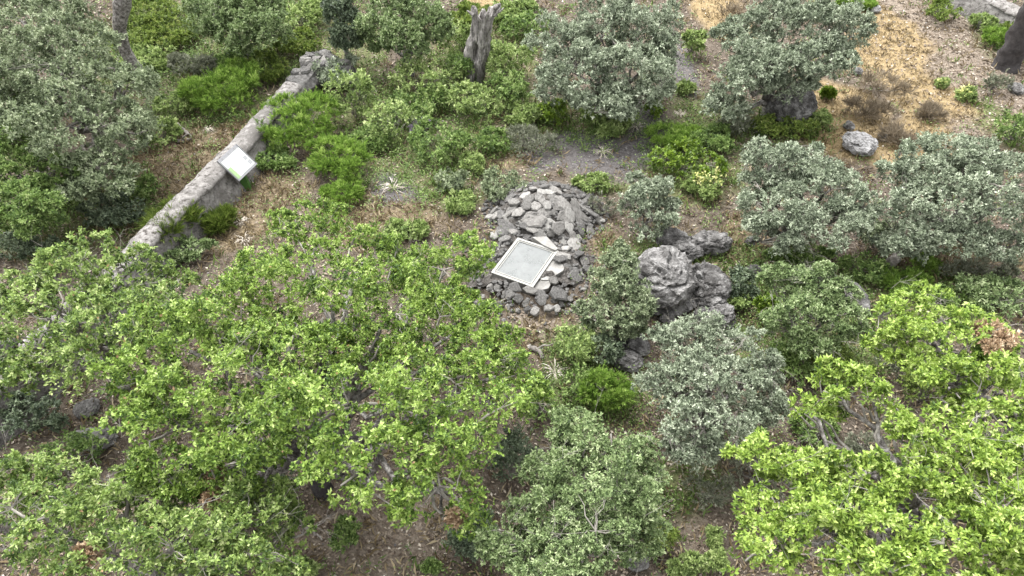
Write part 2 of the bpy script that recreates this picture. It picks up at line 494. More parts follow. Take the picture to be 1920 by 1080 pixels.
c_gold = gr(7, [(0.3, (0.13, 0.095, 0.05)), (0.5, (0.22, 0.165, 0.09)), (0.7, (0.30, 0.235, 0.14))])
c_straw = gr(11, [(0.3, (0.07, 0.052, 0.034)), (0.5, (0.15, 0.118, 0.078)), (0.72, (0.26, 0.21, 0.14))])
c_green = gr(10, [(0.3, (0.045, 0.048, 0.025)), (0.5, (0.10, 0.11, 0.05)), (0.7, (0.16, 0.15, 0.08))])
c_bare = gr(13, [(0.3, (0.07, 0.054, 0.042)), (0.48, (0.155, 0.126, 0.10)), (0.64, (0.25, 0.212, 0.174)), (0.78, (0.38, 0.342, 0.29))])
gc = mixc(gnt, gattr("straw"), c_lit, c_straw)
gc = mixc(gnt, gattr("bare"), gc, c_bare)
gc = mixc(gnt, gattr("green"), gc, c_green)
gc = mixc(gnt, gattr("gold"), gc, c_gold)
gc = mixc(gnt, gattr("gravel"), gc, c_grav)
gp = gnt.nodes.new("ShaderNodeBsdfPrincipled"); gp.inputs['Roughness'].default_value = 0.95; gp.inputs['Specular IOR Level'].default_value = 0.1
gnt.links.new(gc, gp.inputs['Base Color'])
gbn = noise_node(gnt, 22, 8, 0.75, gpos)
gnt.links.new(bump(gnt, gbn.outputs[0], 0.9, 0.05), gp.inputs['Normal'])
gnt.links.new(gp.outputs[0], gout.inputs['Surface'])
fx, fy = X.ravel(), Y.ravel()
masks = {"gravel": px_mask(fx, fy, GRAVEL, 31), "gold": px_mask(fx, fy, GOLD, 41), "straw": px_mask(fx, fy, STRAW, 51), "green": px_mask(fx, fy, GREEN, 61), "bare": px_mask(fx, fy, BARE, 71)}
gme = mesh_np("ground", np.stack([fx, fy, Z.ravel()], 1), GQ, gm, masks, True)
go = obj("ground", gme); go["kind"] = "structure"

# ------------------------------------------------------------------ foliage
SPEC = {  # leaf length, leaf width, puff radius, leaf area index, leaves per twig, spread (0 along twig .. 1 across), up bias, gap
    'oak':   dict(pk=4.2, L=.058, W=.030, puff=.27, lai=2.6, nl=9, spread=.9, up=.55, gap=.10, mat='oak'),
    'pale':  dict(pk=4.2, L=.056, W=.029, puff=.25, lai=2.3, nl=9, spread=.9, up=.5, gap=.14, mat='oak_pale'),
    'lime':  dict(pk=4.2, L=.068, W=.033, puff=.26, lai=2.7, nl=9, spread=.8, up=.55, gap=.20, mat='oak_lime'),
    'holm':  dict(ks=1.13, L=.040, W=.0185, puff=.22, lai=2.35, nl=10, spread=.8, up=.45, gap=.05, mat='holm'),
    'holmg': dict(ks=1.13, L=.041, W=.0190, puff=.23, lai=2.35, nl=10, spread=.8, up=.45, gap=.05, mat='holm_green'),
    'silver':dict(ks=1.13, L=.041, W=.0175, puff=.21, lai=2.2, nl=10, spread=.8, up=.45, gap=.08, mat='holm_silver'),
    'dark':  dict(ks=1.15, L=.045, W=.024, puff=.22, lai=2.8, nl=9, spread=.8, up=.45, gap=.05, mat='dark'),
    'green': dict(ks=1.18, L=.042, W=.020, puff=.18, lai=2.7, nl=9, spread=.7, up=.5, gap=.08, mat='green'),
    'light': dict(ks=1.18, L=.045, W=.020, puff=.17, lai=2.5, nl=9, spread=.65, up=.55, gap=.10, mat='light'),
    'broom': dict(ks=1.0, pk=1.7, L=.060, W=.0075, puff=.18, lai=2.6, nl=12, spread=.34, up=.8, gap=.02, mat='broom', upright=.9),
    'reed':  dict(pk=1.5, L=.12, W=.006, puff=.22, lai=2.6, nl=10, spread=.18, up=.9, gap=.02, mat='yellow', upright=1.4),
    'glossy':dict(L=.055, W=.024, puff=.18, lai=2.6, nl=9, spread=.6, up=.6, gap=.06, mat='glossy'),
    'yellow':dict(ks=1.18, L=.034, W=.016, puff=.17, lai=2.5, nl=9, spread=.7, up=.5, gap=.08, mat='yellow'),
    'grey':  dict(L=.045, W=.010, puff=.16, lai=1.8, nl=10, spread=.4, up=.7, gap=.10, mat='grey', upright=.6),
    'dry':   dict(pk=7.0, L=.14, W=.0045, puff=.20, lai=.10, nl=8, spread=.3, up=.7, gap=.10, mat='dry', upright=1.0),
    'dead':  dict(L=.075, W=.036, puff=.16, lai=2.0, nl=8, spread=.9, up=.3, gap=.05, mat='dead'),
    'flower':dict(L=.05, W=.03, puff=.12, lai=2.0, nl=8, spread=.8, up=.6, gap=.05, mat='flower', upright=.6),
    'lilac': dict(L=.07, W=.012, puff=.14, lai=1.6, nl=8, spread=.3, up=.8, gap=.05, mat='lilac', upright=1.0),
}
LEAF_TOTAL = [0]

def leaf_quads(base, d, nrm, L, W, rng, droop=0.0):
    """kite leaves folded on the midrib: base, side, tip, side"""
    n = len(base)
    s = unit(np.cross(d, nrm)); nn = np.cross(s, d)
    Lc, Wc = L[:, None], W[:, None]
    V = np.empty((n, 4, 3))
    V[:, 0] = base
    V[:, 1] = base + d * Lc * .55 + s * Wc * .5 + nn * Wc * .18
    V[:, 2] = base + d * Lc - nn * Lc * droop
    V[:, 3] = base + d * Lc * .55 - s * Wc * .5 + nn * Wc * .18
    i = np.arange(n)[:, None] * 4
    T = np.concatenate([i + np.array([0, 1, 2]), i + np.array([0, 2, 3])])
    LEAF_TOTAL[0] += n
    return V.reshape(-1, 3), T

def foliage(blobs, spec, rng, depth, zmin=None, sub=0, dens=1.0):
    """returns leaf V, T, rnd and the puff centres (to be reached by twigs)"""
    sp = SPEC[spec]
    k = max(1.0, depth / 9.5) ** 0.9 * sp.get('ks', 1.0)                                  # coarser leaves where a leaf falls under two pixels
    L0, W0 = sp['L'] * k, sp['W'] * k
    allb, alld, alln, allr, puffs = [], [], [], [], []
    lobes = []
    for c, r in blobs:
        c = np.asarray(c, float); r = np.asarray(r, float)
        if not sub or r.min() < 0.28:
            lobes.append((c, r)); continue
        lobes.append((c - np.array([0, 0, .10 * r[2]]), r * 0.80))
        for _ in range(sub):
            z = rng.uniform(-.35, .95); a = rng.uniform(0, 2 * PI); q = math.sqrt(1 - z * z)
            lobes.append((c + np.array([q * math.cos(a), q * math.sin(a), z]) * r * rng.uniform(.58, 1.0), r * rng.uniform(.22, .42)))
    lobes = [(np.asarray(c, float), np.asarray(r, float)) for c, r in lobes]
    for c, r in lobes:
        p_ = 1.6
        area = 4 * PI * (((r[0]*r[1])**p_ + (r[0]*r[2])**p_ + (r[1]*r[2])**p_) / 3) ** (1 / p_) * 0.8
        pr = min(sp['puff'] * (0.8 + 0.2 * k), 0.6 * r.min()) * 0.8
        nP = max(4, int(area / (pr * pr * sp.get('pk', 2.5))))
        z = rng.uniform(-0.45, 1, nP); a = rng.uniform(0, 2 * PI, nP); q = np.sqrt(1 - z * z)
        D = np.stack([q * np.cos(a), q * np.sin(a), z], 1)
        bump_ = 1 + 0.16 * fbm(D * 1.7 + c, 3, 2)
        rad = rng.uniform(0.40, 1.12, nP) ** 0.8 * bump_
        P = c + D * np.maximum(r - pr * 0.7, r * 0.35) * rad[:, None]
        keep = rng.random(nP) > sp['gap']
        for c2, r2 in lobes:                                    # nothing grows deep inside the neighbouring masses
            if c2 is not c:
                keep &= (((P - c2) / r2) ** 2).sum(1) > 0.66
        P, D = P[keep], D[keep]
        nP = len(P)
        if nP == 0: continue
        out = unit(D / r)                                       # ellipsoid normal
        puffs.append(P)
        nl = sp['nl']
        nT = max(3, int(round(0.74 * dens * sp['lai'] * pr * pr * 2.2 / (nl * L0 * W0 * 0.55))))
        prs = pr * rng.uniform(0.75, 1.3, nP)
        td = unit(rng.normal(size=(nP, nT, 3)) + 0.75 * out[:, None, :] + np.array([0, 0, 0.25 + sp.get('upright', 0)]))
        tl = prs[:, None] * rng.uniform(0.5, 1.25, (nP, nT))
        tl = np.where(rng.random((nP, nT)) < 0.10, np.maximum(tl, prs[:, None]) * rng.uniform(1.2, 1.9, (nP, nT)), tl)   # shoots past the outline
        tone_p = rng.normal(0, 0.13, nP)
        tone_t = tone_p[:, None] + rng.normal(0, 0.15, (nP, nT))
        s = rng.uniform(0.45, 1.0, (nP, nT, nl))
        base = P[:, None, None, :] + td[:, :, None, :] * (tl[:, :, None] * s)[..., None]
        ld = unit(td[:, :, None, :] * (1 - sp['spread'] * 0.6) + rng.normal(size=(nP, nT, nl, 3)) * 0.75 * sp['spread'])
        ln = unit(rng.normal(size=(nP, nT, nl, 3)) * 0.50 + np.array([0, 0, sp['up'] + .25]) + 0.35 * out[:, None, None, :])
        rv = 0.46 + tone_t[:, :, None] + rng.normal(0, 0.19, (nP, nT, nl))
        allb.append(base.reshape(-1, 3)); alld.append(ld.reshape(-1, 3)); alln.append(ln.reshape(-1, 3)); allr.append(rv.ravel())
    B, Dd, N, R = map(np.concatenate, (allb, alld, alln, allr))
    if zmin is not None:
        k2 = B[:, 2] > zmin
        B, Dd, N, R = B[k2], Dd[k2], N[k2], R[k2]
    n = len(B)
    V, T = leaf_quads(B, Dd, N, L0 * rng.uniform(0.55, 1.35, n), W0 * rng.uniform(0.65, 1.25, n), rng, 0.08)
    R = np.clip(R, 0.0, 0.965)
    if spec in ('oak', 'pale'):
        R[rng.random(n) < 0.006] = 1.0
    return V, T, np.repeat(R, 4), np.concatenate(puffs)

def blob_px(cx, cy, rx, ry, hc):
    """an ellipsoid of foliage whose outline the picture shows at (cx,cy) with half-axes rx, ry and whose middle is hc above ground"""
    c, t = at_z(cx, cy, hc)
    k = t / FPX
    phi = math.atan2(CAM_H - hc, c[1])
    a = rx * k; R = ry * k
    s, co = math.sin(phi), math.cos(phi)
    b2 = R * R - (a * s) ** 2
    if b2 >= (0.5 * a * co) ** 2:
        ay = a; b = min(math.sqrt(b2) / co, 1.35 * a)
    else:
        b = 0.62 * R / co if R < a else 0.6 * a
        ay = math.sqrt(max(R * R - (b * co) ** 2, (0.3 * R) ** 2)) / s
    return c, np.array([a, max(ay, 0.3 * a), b]), t

def add_twigs(g, puffs, nodes, rng, r0, n_max=400, bare=0):
    """thin branches from the nearest limb node to foliage puffs; bare ones run past the leaves"""
    sel = puffs if len(puffs) <= n_max else puffs[rng.choice(len(puffs), n_max, replace=False)]
    nodes = np.asarray(nodes)
    for p in sel:
        d = np.linalg.norm(nodes - p, axis=1)
        a = nodes[np.argmin(d)]
        P = curve_pts(a, p, rng, 4, 0.07, 0.05)
        V, T, Q = tube(P, np.array([1.0, 0.75, 0.5, 0.25]) * r0 * rng.uniform(0.7, 1.2), 4, cap=False)
        g.add(V, T, Q)
    for _ in range(bare):
        p = puffs[rng.integers(len(puffs))]
        a = p + rng.normal(0, 0.10, 3)
        dirn = unit(np.array([rng.normal(), rng.normal(), rng.uniform(-0.1, 0.7)]))
        b = a + dirn * rng.uniform(0.25, 0.65)
        P = curve_pts(a, b, rng, 4, 0.10)
        V, T, Q = tube(P, np.array([1.0, 0.8, 0.6, 0.3]) * r0 * 0.30, 3, cap=False)
        g.add(V, T, Q)
        for _k in range(4):
            q0 = P[rng.integers(1, 3)]
            P2 = curve_pts(q0, q0 + unit(dirn + rng.normal(0, .6, 3)) * rng.uniform(.12, .3), rng, 3, 0.1)
            V, T, Q = tube(P2, np.array([.7, .55, .3]) * r0 * 0.30, 3, cap=False)
            g.add(V, T, Q)

def make_tree(name, label, cat, base_px, blobs_px, spec, seed, trunk_r=0.11, group=None, bark='bark', extra=(), bare=0, limb_bark=None, twig_r=0.011):
    rng = np.random.default_rng(seed)
    bl, dep = [], []
    for b in blobs_px:
        c, r, t = blob_px(*b); bl.append((c, r)); dep.append(t)
    cen = np.mean([c for c, r in bl], 0)
    main = list(bl)
    if len(main) > 3:                                             # looser foliage bridging the masses at uneven heights
        for i, (c, r) in enumerate(main):
            dd = [np.linalg.norm(c - c2) for c2, _ in main]
            for j in np.argsort(dd)[1:(4 if spec in ('oak', 'pale') else 3)]:
                f = rng.uniform(.35, .65)
                bl.append((c * (1 - f) + main[j][0] * f + np.array([0, 0, rng.uniform(-.55, .28)]), (r + main[j][1]) * .5 * rng.uniform(.34, .52) * np.array([1, 1, 1.15])))
    if base_px is None:
        base = np.array([cen[0], cen[1], 0.0])
    else:
        base, _ = on_ground(*base_px)
    base[2] = float(terrain(base[0], base[1]))
    root = thing(name, label, cat, base, group)
    ztop = min(c[2] for c, r in main)
    fork = np.array([base[0] * .75 + cen[0] * .25, base[1] * .75 + cen[1] * .25, base[2] + max(0.35, 0.45 * ztop)])
    g = Geo()
    P = curve_pts(base - np.array([0, 0, 0.15]), fork, rng, 7, 0.05)
    V, T, Q = tube(P, np.linspace(1.35, 0.85, 7) * trunk_r * np.array([1.25, 1.05, 1, 1, 1, 1, 1]), 10, seed, 0.16)
    g.add(V, T, Q)
    trunk = g.build('trunk', M[bark], root, base, True)
    nodes = [fork]
    for c, r in main:                                             # a limb into each mass of foliage
        g = Geo()
        tgt = c + np.array([0, 0, -0.15 * r[2]])
        P = curve_pts(fork, tgt, rng, 7, 0.07, 0.04)
        V, T, Q = tube(P, np.linspace(0.62, 0.2, 7) * trunk_r, 7, seed, 0.12)
        g.add(V, T, Q)
        limb = g.build('limb', M[limb_bark or bark], root, base, True)
        nodes += list(P[3:])
        for _ in range(3):
            e = c + r * unit(rng.normal(size=3) * np.array([1, 1, .5])) * 0.6
            st = P[rng.integers(3, 6)]
            P2 = curve_pts(st, e, rng, 5, 0.08, 0.05)
            gb = Geo()
            V, T, Q = tube(P2, np.linspace(0.28, 0.10, 5) * trunk_r, 5, seed, 0.1)
            gb.add(V, T, Q)
            gb.build('branch', M['twig'], limb, base, True)
            nodes += list(P2[1:])
    V, T, R, puffs = foliage(bl, spec, rng, float(np.mean(dep)), base[2] + 0.05, 9)
    g = Geo(); add_twigs(g, puffs, nodes, rng, twig_r, 240, bare)
    g.build('twigs', M['twig'], root, base, False, 'stuff')
    g = Geo(); g.add(V, T, None, R)
    g.build('crown', M[SPEC[spec]['mat']], root, base, False, 'stuff')
    for (sp2, bs) in extra:
        bb = [blob_px(*b) for b in bs]
        V, T, R, _ = foliage([(c, r) for c, r, t in bb], sp2, rng, bb[0][2])
        g = Geo(); g.add(V, T, None, R)
        g.build('dead_leaves' if sp2 == 'dead' else 'young_leaves', M[SPEC[sp2]['mat']], root, base, False, 'stuff')
    return root

def make_shrub(name, label, cx, cy, rx, ry, spec, seed, cat='shrub', group=None, extra=None, lift=0.0):
    rng = np.random.default_rng(seed + 1000)
    h = 0.4
    for _ in range(4):
        c, r, t = blob_px(cx, cy, rx * (1.05 if spec in ('broom', 'reed') else 1.12), ry * (1.05 if spec in ('broom', 'reed') else 1.12), h)
        h = 0.72 * r[2] + lift + float(terrain(c[0], c[1]))
    base = np.array([c[0], c[1], float(terrain(c[0], c[1]))])
    root = thing(name, label, cat, base, group)
    bl = [(c + np.array([0, 0, -0.05 * r[2]]), r * 0.80)]
    for _ in range(5):                                            # uneven outline
        a = rng.uniform(0, 2 * PI); z = rng.uniform(-.1, .65)
        d = np.array([math.cos(a) * math.sqrt(1 - z * z), math.sin(a) * math.sqrt(1 - z * z), z])
        bl.append((c + d * r * rng.uniform(.45, .85), r * rng.uniform(0.28, 0.52)))
    V, T, R, puffs = foliage(bl, spec, rng, t, base[2] + 0.01, 0, 1.1 if spec in ('broom', 'reed') else 0.78)
    g = Geo()
    node = base + np.array([0, 0, 0.02])
    ns = [node, node + [r[0] * .08, 0, .1], node - [r[0] * .08, 0, -.1]]
    for p in puffs[rng.choice(len(puffs), min(len(puffs), 12 if spec == 'dry' else 22), replace=False)]:
        P = curve_pts(ns[rng.integers(3)], p, rng, 4, 0.06)
        tv, tt, tq = tube(P, np.array([1, .8, .6, .3]) * 0.010, 3, cap=False)
        g.add(tv, tt, tq)
    g.build('stems', M['twig'], root, base, False, 'stuff')
    g = Geo(); g.add(V, T, None, R)
    g.build('foliage', M[SPEC[spec]['mat']], root, base, False, 'stuff')
    if extra:                                                     # flowers or dead heads over the top
        V, T, R, _ = foliage([(c + np.array([0, 0, r[2] * .25]), r * 0.9)], extra, rng, t, base[2] + 0.1)
        keep = rng.random(len(T) // 2) < 0.12
        T2 = np.concatenate([T[:len(T) // 2][keep], T[len(T) // 2:][keep]])
        g = Geo(); g.add(V, T2, None, R)
        g.build('flowers', M[SPEC[extra]['mat']], root, base, False, 'stuff')
    return root

# ------------------------------------------------------------------ the tomb: stone mound, slabs, rubble
TOMB, _ = on_ground(1010, 470)
MC, _t = at_z(1022, 402, 0.0)
FC = [at_z(u, v, 0.36)[0] for u, v in ((970, 445), (1045, 470), (1000, 540), (922, 510))]   # corners of the cover
F_CEN = np.mean(FC, 0)
fa = ((FC[1] - FC[0]) + (FC[2] - FC[3])) / 2; fb = ((FC[3] - FC[0]) + (FC[2] - FC[1])) / 2
ca, cb = np.linalg.norm(fa), np.linalg.norm(fb)
ang_a = math.atan2(fa[1], fa[0]); ang_b = math.atan2(fb[1], fb[0])
FROT = (ang_a + (ang_b + PI / 2)) / 2                              # make the corner angle square
FW, FL = ca, cb
ex = np.array([math.cos(FROT), math.sin(FROT), 0]); ey = np.array([-math.sin(FROT), math.cos(FROT), 0])

def mound(x, y):
    x = np.asarray(x, float); y = np.asarray(y, float)
    d = np.sqrt(((x - MC[0]) / 1.32) ** 2 + ((y - MC[1]) / 1.12) ** 2)
    m = 0.50 * np.clip(1 - d ** 2.2, 0, 1) ** 0.85
    # low rubble bank round the chamber
    lx = (x - F_CEN[0]) * ex[0] + (y - F_CEN[1]) * ex[1]; ly = (x - F_CEN[0]) * ey[0] + (y - F_CEN[1]) * ey[1]
    q = np.maximum(np.abs(lx - 0.12) - (FW / 2 + 0.12), np.abs(ly) - (FL / 2 - 0.02))
    bank = 0.26 * np.clip(1 - np.clip(q, 0, None) / 0.55, 0, 1)
    inside = (np.abs(lx) < FW / 2 - 0.10) & (np.abs(ly) < FL / 2 - 0.10)
    bank = np.where(inside, 0.06, bank)
    return np.maximum(m * np.where(inside, 0.1, 1), bank)

def tomb_surf(x, y):
    return terrain(x, y) + mound(x, y)

def hit(u, v, fn):
    d = ray(u, v); o = np.array([0, 0, CAM_H])
    t = np.linspace(8, 34, 2600)
    P = o + t[:, None] * d
    below = P[:, 2] <= fn(P[:, 0], P[:, 1])
    i = int(np.argmax(below))
    return P[i], t[i]

tomb = thing('stone_tomb', 'mound of loose grey slabs and rubble round the glazed burial chamber', 'tomb', (TOMB[0], TOMB[1], 0))
gx, gy = np.meshgrid(np.arange(-2.1, 2.3, 0.045) + MC[0], np.arange(-2.6, 1.6, 0.045) + MC[1])
mz = mound(gx, gy)
rough = 0.09 * fbm2(gx, gy, 5, 77, 4)
lx = (gx - F_CEN[0]) * ex[0] + (gy - F_CEN[1]) * ex[1]; ly = (gx - F_CEN[0]) * ey[0] + (gy - F_CEN[1]) * ey[1]
zz = terrain(gx, gy) + mz + np.where((np.abs(lx) < FW / 2) & (np.abs(ly) < FL / 2), 0, rough) - 0.02
ii = np.arange(gx.size).reshape(gx.shape)
Q = np.stack([ii[:-1, :-1].ravel(), ii[:-1, 1:].ravel(), ii[1:, 1:].ravel(), ii[1:, :-1].ravel()], 1)
mm = mz.ravel() > 0.004
Q = Q[mm[Q].any(1)]
me = mesh_np('rubble_core', np.stack([gx.ravel(), gy.ravel(), zz.ravel()], 1) - np.array(tomb.location), Q, M['earth'], None, False)
obj('rubble_core', me, tomb)

SLABS = []
def slab_shape(seed):
    """split flagstone: uneven polygon with broken edges, about 50 triangles"""
    r = np.random.default_rng(seed); n = int(r.integers(6, 9))
    a = (np.arange(n) + r.uniform(-.32, .32, n)) * 2 * PI / n
    R_ = r.uniform(.72, 1.05, n)
    ring = lambda f, z, j: np.stack([np.cos(a) * R_ * f + r.normal(0, j, n), np.sin(a) * R_ * f + r.normal(0, j, n), z + r.normal(0, .12, n)], 1)
    V = np.concatenate([ring(.80, 1.0, .03), ring(.98, .55, .03), ring(.90, -.8, .04), [[r.normal(0, .1), r.normal(0, .1), 1.05]]])
    i0 = np.arange(n); i1 = (i0 + 1) % n
    T = np.concatenate([np.stack([i0, i1, np.full(n, 3 * n)], 1), np.stack([n + i0, n + i1, i1], 1), np.stack([n + i0, i1, i0], 1),
                        np.stack([2 * n + i0, 2 * n + i1, n + i1], 1), np.stack([2 * n + i0, n + i1, n + i0], 1)])
    return V, T
for i in range(14):
    SLABS.append(slab_shape(300 + i))
for i in range(8):
    SLABS.append(rock_shape(350 + i, (1, 1, 1), 1, 8, 0.0, 2.2, 60))
def stone_mesh(i, mat):
    key = 'stone_%d_%s' % (i, mat)
    if key not in bpy.data.meshes:
        V, F = SLABS[i]
        m_ = mesh_np(key, V, F, M[mat], None, False)
        m_.name = key
    return bpy.data.meshes[key]

rs = np.random.default_rng(11)
def surf_normal(x, y, fn, e=0.06):
    dx = float(fn(x + e, y) - fn(x - e, y)) / (2 * e); dy = float(fn(x, y + e) - fn(x, y - e)) / (2 * e)
    return unit(np.array([-dx, -dy, 1.0]))

def put_stone(parent, pos, n, sx, sy, sz, rot, mat, name='stone', tilt=0.15, chunk=False):
    n = unit(n + rs.normal(0, tilt, 3) * np.array([1, 1, 0.3]))
    q = Vector(n).to_track_quat('Z', 'Y')
    o = bpy.data.objects.new(name, stone_mesh(int(rs.integers(14, 22) if chunk else rs.integers(14)), mat))
    COL.objects.link(o)
    o.parent = parent
    o.location = Vector(pos) - parent.location
    o.rotation_mode = 'QUATERNION'
    from mathutils import Quaternion
    o.rotation_quaternion = q @ Quaternion((0, 0, 1), rot)
    o.scale = (sx, sy, sz)
    return o

# slabs read off the photograph: X, Y, w, h in a 3.857x view of the tomb, tone
HAND = [(620,235,96,96,0),(545,230,96,80,0),(700,265,86,100,0),(775,330,66,160,0),(460,355,170,110,0),(370,310,80,80,0),(295,350,88,64,1),(310,285,120,64,0),
 (365,382,86,46,1),(565,380,110,80,1),(540,312,90,74,0),(612,300,66,46,0),(662,332,90,50,0),(450,420,120,54,0),(640,420,110,80,0),(715,415,66,66,1),
 (680,520,66,116,1),(755,550,84,112,1),(505,455,90,52,1),(520,170,90,36,1),(400,185,76,46,1),(435,220,76,56,0),(500,205,56,56,0),(580,170,60,46,1),
 (780,500,56,66,0),(690,580,60,44,1),(602,525,64,56,2),(270,400,160,64,2),(195,475,66,66,1),(230,455,64,64,2),(265,510,56,76,2),(675,620,120,56,0),
 (660,655,100,44,2),(440,872,100,46,0),(520,920,120,76,2),(640,900,150,116,2),(830,660,90,46,0),(760,770,90,70,2),(860,740,80,70,2),(570,1000,64,70,0),
 (480,1025,64,60,0),(622,1005,64,44,1),(410,960,46,46,0),(330,850,90,60,2),(250,800,80,70,2),(300,900,60,60,2),(360,930,70,50,2),(200,690,60,70,2),(170,640,50,50,2),
 (600,805,56,56,0),(710,705,60,50,2),(790,620,60,50,2),(840,380,70,90,2),(880,320,60,60,2),(330,240,70,60,0),(300,210,60,50,2),(655,215,50,60,0),(830,270,60,90,0),
 (590,455,70,50,0),(550,430,60,44,1),(400,400,70,50,2),(320,450,60,44,0),(690,360,64,60,0),(740,470,60,56,0),(480,265,80,56,0),(560,265,60,50,1),(420,265,70,60,0),
 (720,330,60,90,1),(800,420,60,80,2),(860,440,60,60,0),(920,360,50,60,0),(950,370,44,40,1),(700,200,60,50,2),(610,140,60,40,0),(540,130,60,40,2),(460,140,60,40,0),
 (760,240,60,60,0),(800,330,50,90,0),(300,310,60,60,2),(240,330,60,50,2),(200,330,50,50,0),(160,350,46,46,1),(190,300,46,46,0),(220,290,50,40,2)]
for (X_, Y_, w, h, tone) in HAND:
    u, v = 880 + X_ / 3.857, 320 + Y_ / 3.857
    p, t = hit(u, v, tomb_surf)
    k = t / FPX / 3.857
    n = surf_normal(p[0], p[1], tomb_surf)
    fore = max(0.5, abs(float(np.dot(n, unit(ray(u, v))))))
    if abs((p[0]-F_CEN[0])*ex[0]+(p[1]-F_CEN[1])*ex[1]) < FW/2+.07 and abs((p[0]-F_CEN[0])*ey[0]+(p[1]-F_CEN[1])*ey[1]) < FL/2+.06:
        continue
    put_stone(tomb, p + n * rs.uniform(0.01, 0.075), n, w * k * 0.70, h * k * 0.70 / fore ** 0.8, rs.uniform(0.022, 0.045), rs.uniform(-.4, .4), ('stone', 'stone_pale', 'stone_dark')[tone], tilt=0.19)
cnt = 0
while cnt < 200:                                                   # smaller rubble in the joints and round the foot
    a = rs.uniform(0, 2 * PI); r_ = rs.uniform(0.25, 1.2)
    if cnt < 120: x, y = MC[0] + 1.3 * r_ * math.cos(a), MC[1] + 1.12 * r_ * math.sin(a)
    else:
        x, y = F_CEN[0] + rs.uniform(-1.2, 1.35), F_CEN[1] + rs.uniform(-1.25, 0.8)
    qx = (x-F_CEN[0])*ex[0]+(y-F_CEN[1])*ex[1]; qy = (x-F_CEN[0])*ey[0]+(y-F_CEN[1])*ey[1]
    if -FW/2 - .12 < qx < FW/2 + .45 and abs(qy) < FL/2 + .10: continue
    cnt += 1
    z = float(tomb_surf(x, y)); n = surf_normal(x, y, tomb_surf)
    s_ = rs.uniform(0.04, 0.10)
    put_stone(tomb, (x, y, z + 0.01), n, s_, s_ * rs.uniform(.6, 1), s_ * rs.uniform(.35, .7), rs.uniform(0, 6), ('stone', 'stone_dark', 'stone_dark', 'stone')[int(rs.integers(4))], tilt=0.4, chunk=cnt % 2 == 0)

gr_ = Geo()
for i in range(1500):
    if i < 700:
        a = rs.uniform(0, 2 * PI); r_ = math.sqrt(rs.uniform(0.3, 1.5)); x, y = MC[0] + 1.25 * r_ * math.cos(a), MC[1] + 1.05 * r_ * math.sin(a)
    else: x, y = F_CEN[0] + rs.normal(.1, .75), F_CEN[1] + rs.normal(-.1, .75)
    qx = (x-F_CEN[0])*ex[0]+(y-F_CEN[1])*ex[1]; qy = (x-F_CEN[0])*ey[0]+(y-F_CEN[1])*ey[1]
    if -FW/2 - .05 < qx < FW/2 + .45 and abs(qy) < FL/2 + .05: continue
    V, F = SLABS[14 + i % 8]; th = rs.uniform(0, 6); s_ = rs.uniform(.018, .06)
    R2 = np.array([[math.cos(th), math.sin(th), 0], [-math.sin(th), math.cos(th), 0], [0, 0, 1]])
    gr_.add((V * np.array([s_, s_ * rs.uniform(.6, 1), s_ * .7])) @ R2 + np.array([x, y, float(tomb_surf(x, y)) + .01 + .3 * s_]), F)
gr_.build('rubble', M['stone_dark'], tomb, np.array(tomb.location), False, 'stuff')

def slab_poly(pts_px, z, th, mat, name, parent):
    """flat slab whose outline the picture shows, lying at height z"""
    P = np.array([at_z(880 + x / 3.857, 320 + y / 3.857, z)[0] for x, y in pts_px])
    n = len(P); c = P.mean(0)
    top = P + np.array([0, 0, 0]); mid = c + (P - c) * 1.02 - np.array([0, 0, 0.012]); bot = P - np.array([0, 0, th])
    V = np.concatenate([top, mid, bot, c[None]])
    V[:, 2] += 0.006 * fbm(V * 6, 4, 2)
    a = np.arange(n); b = (a + 1) % n
    Q = np.concatenate([np.stack([n + a, n + b, b, a], 1), np.stack([2 * n + a, 2 * n + b, n + b, n + a], 1)])
    T = np.stack([a, b, np.full(n, 3 * n)], 1)
    P0 = np.array(parent.location)
    o = obj(name, mesh_np(name, V - P0, [T, Q], M[mat]), parent)
    return o
slab_poly([(600,640),(690,685),(680,720),(570,790),(520,790),(500,740)][::-1], 0.325, 0.10, 'stone_pale', 'slab', tomb)
slab_poly([(575,775),(590,820),(570,850),(475,872),(470,835),(520,785)][::-1], 0.30, 0.12, 'stone_pale', 'slab', tomb)
slab_poly([(455,480),(560,475),(640,560),(620,575),(540,540)][::-1], 0.40, 0.12, 'stone_pale', 'slab', tomb)
slab_poly([(640,575),(720,635),(705,655),(620,610)][::-1], 0.36, 0.06, 'stone', 'slab', tomb)

# kerb stones that carry the cover, inside edge of the chamber
def kerb(cx_, cy_, sx, sy):
    c = F_CEN + ex * cx_ + ey * cy_
    V, Q = box_geo(0, 0, 0, sx, sy, 0.36)
    V = V * (1 + 0.03 * fbm(V * 3 + cx_, 3, 2))[:, None]
    R3 = np.stack([ex, ey, [0, 0, 1]], 0)
    V = V @ R3 + np.array([c[0], c[1], 0.148]) - np.array(tomb.location)
    obj('kerb_stone', mesh_np('kerb_stone', V, Q, M['stone']), tomb)
kerb(0, FL / 2 - 0.05, FW - 0.04, 0.09); kerb(0, -FL / 2 + 0.05, FW - 0.04, 0.09)
kerb(FW / 2 - 0.05, 0, 0.09, FL - 0.19); kerb(-FW / 2 + 0.05, 0, 0.09, FL - 0.19)
# chamber floor: pale settled silt
V, Q = box_geo(0, 0, 0, FW - 0.2, FL - 0.2, 0.20)
R3 = np.stack([ex, ey, [0, 0, 1]], 0)
V = V @ R3 + np.array([F_CEN[0], F_CEN[1], 0.12]) - np.array(tomb.location)
obj('chamber_floor', mesh_np('chamber_floor', V, Q, M['stone_pale']), tomb)

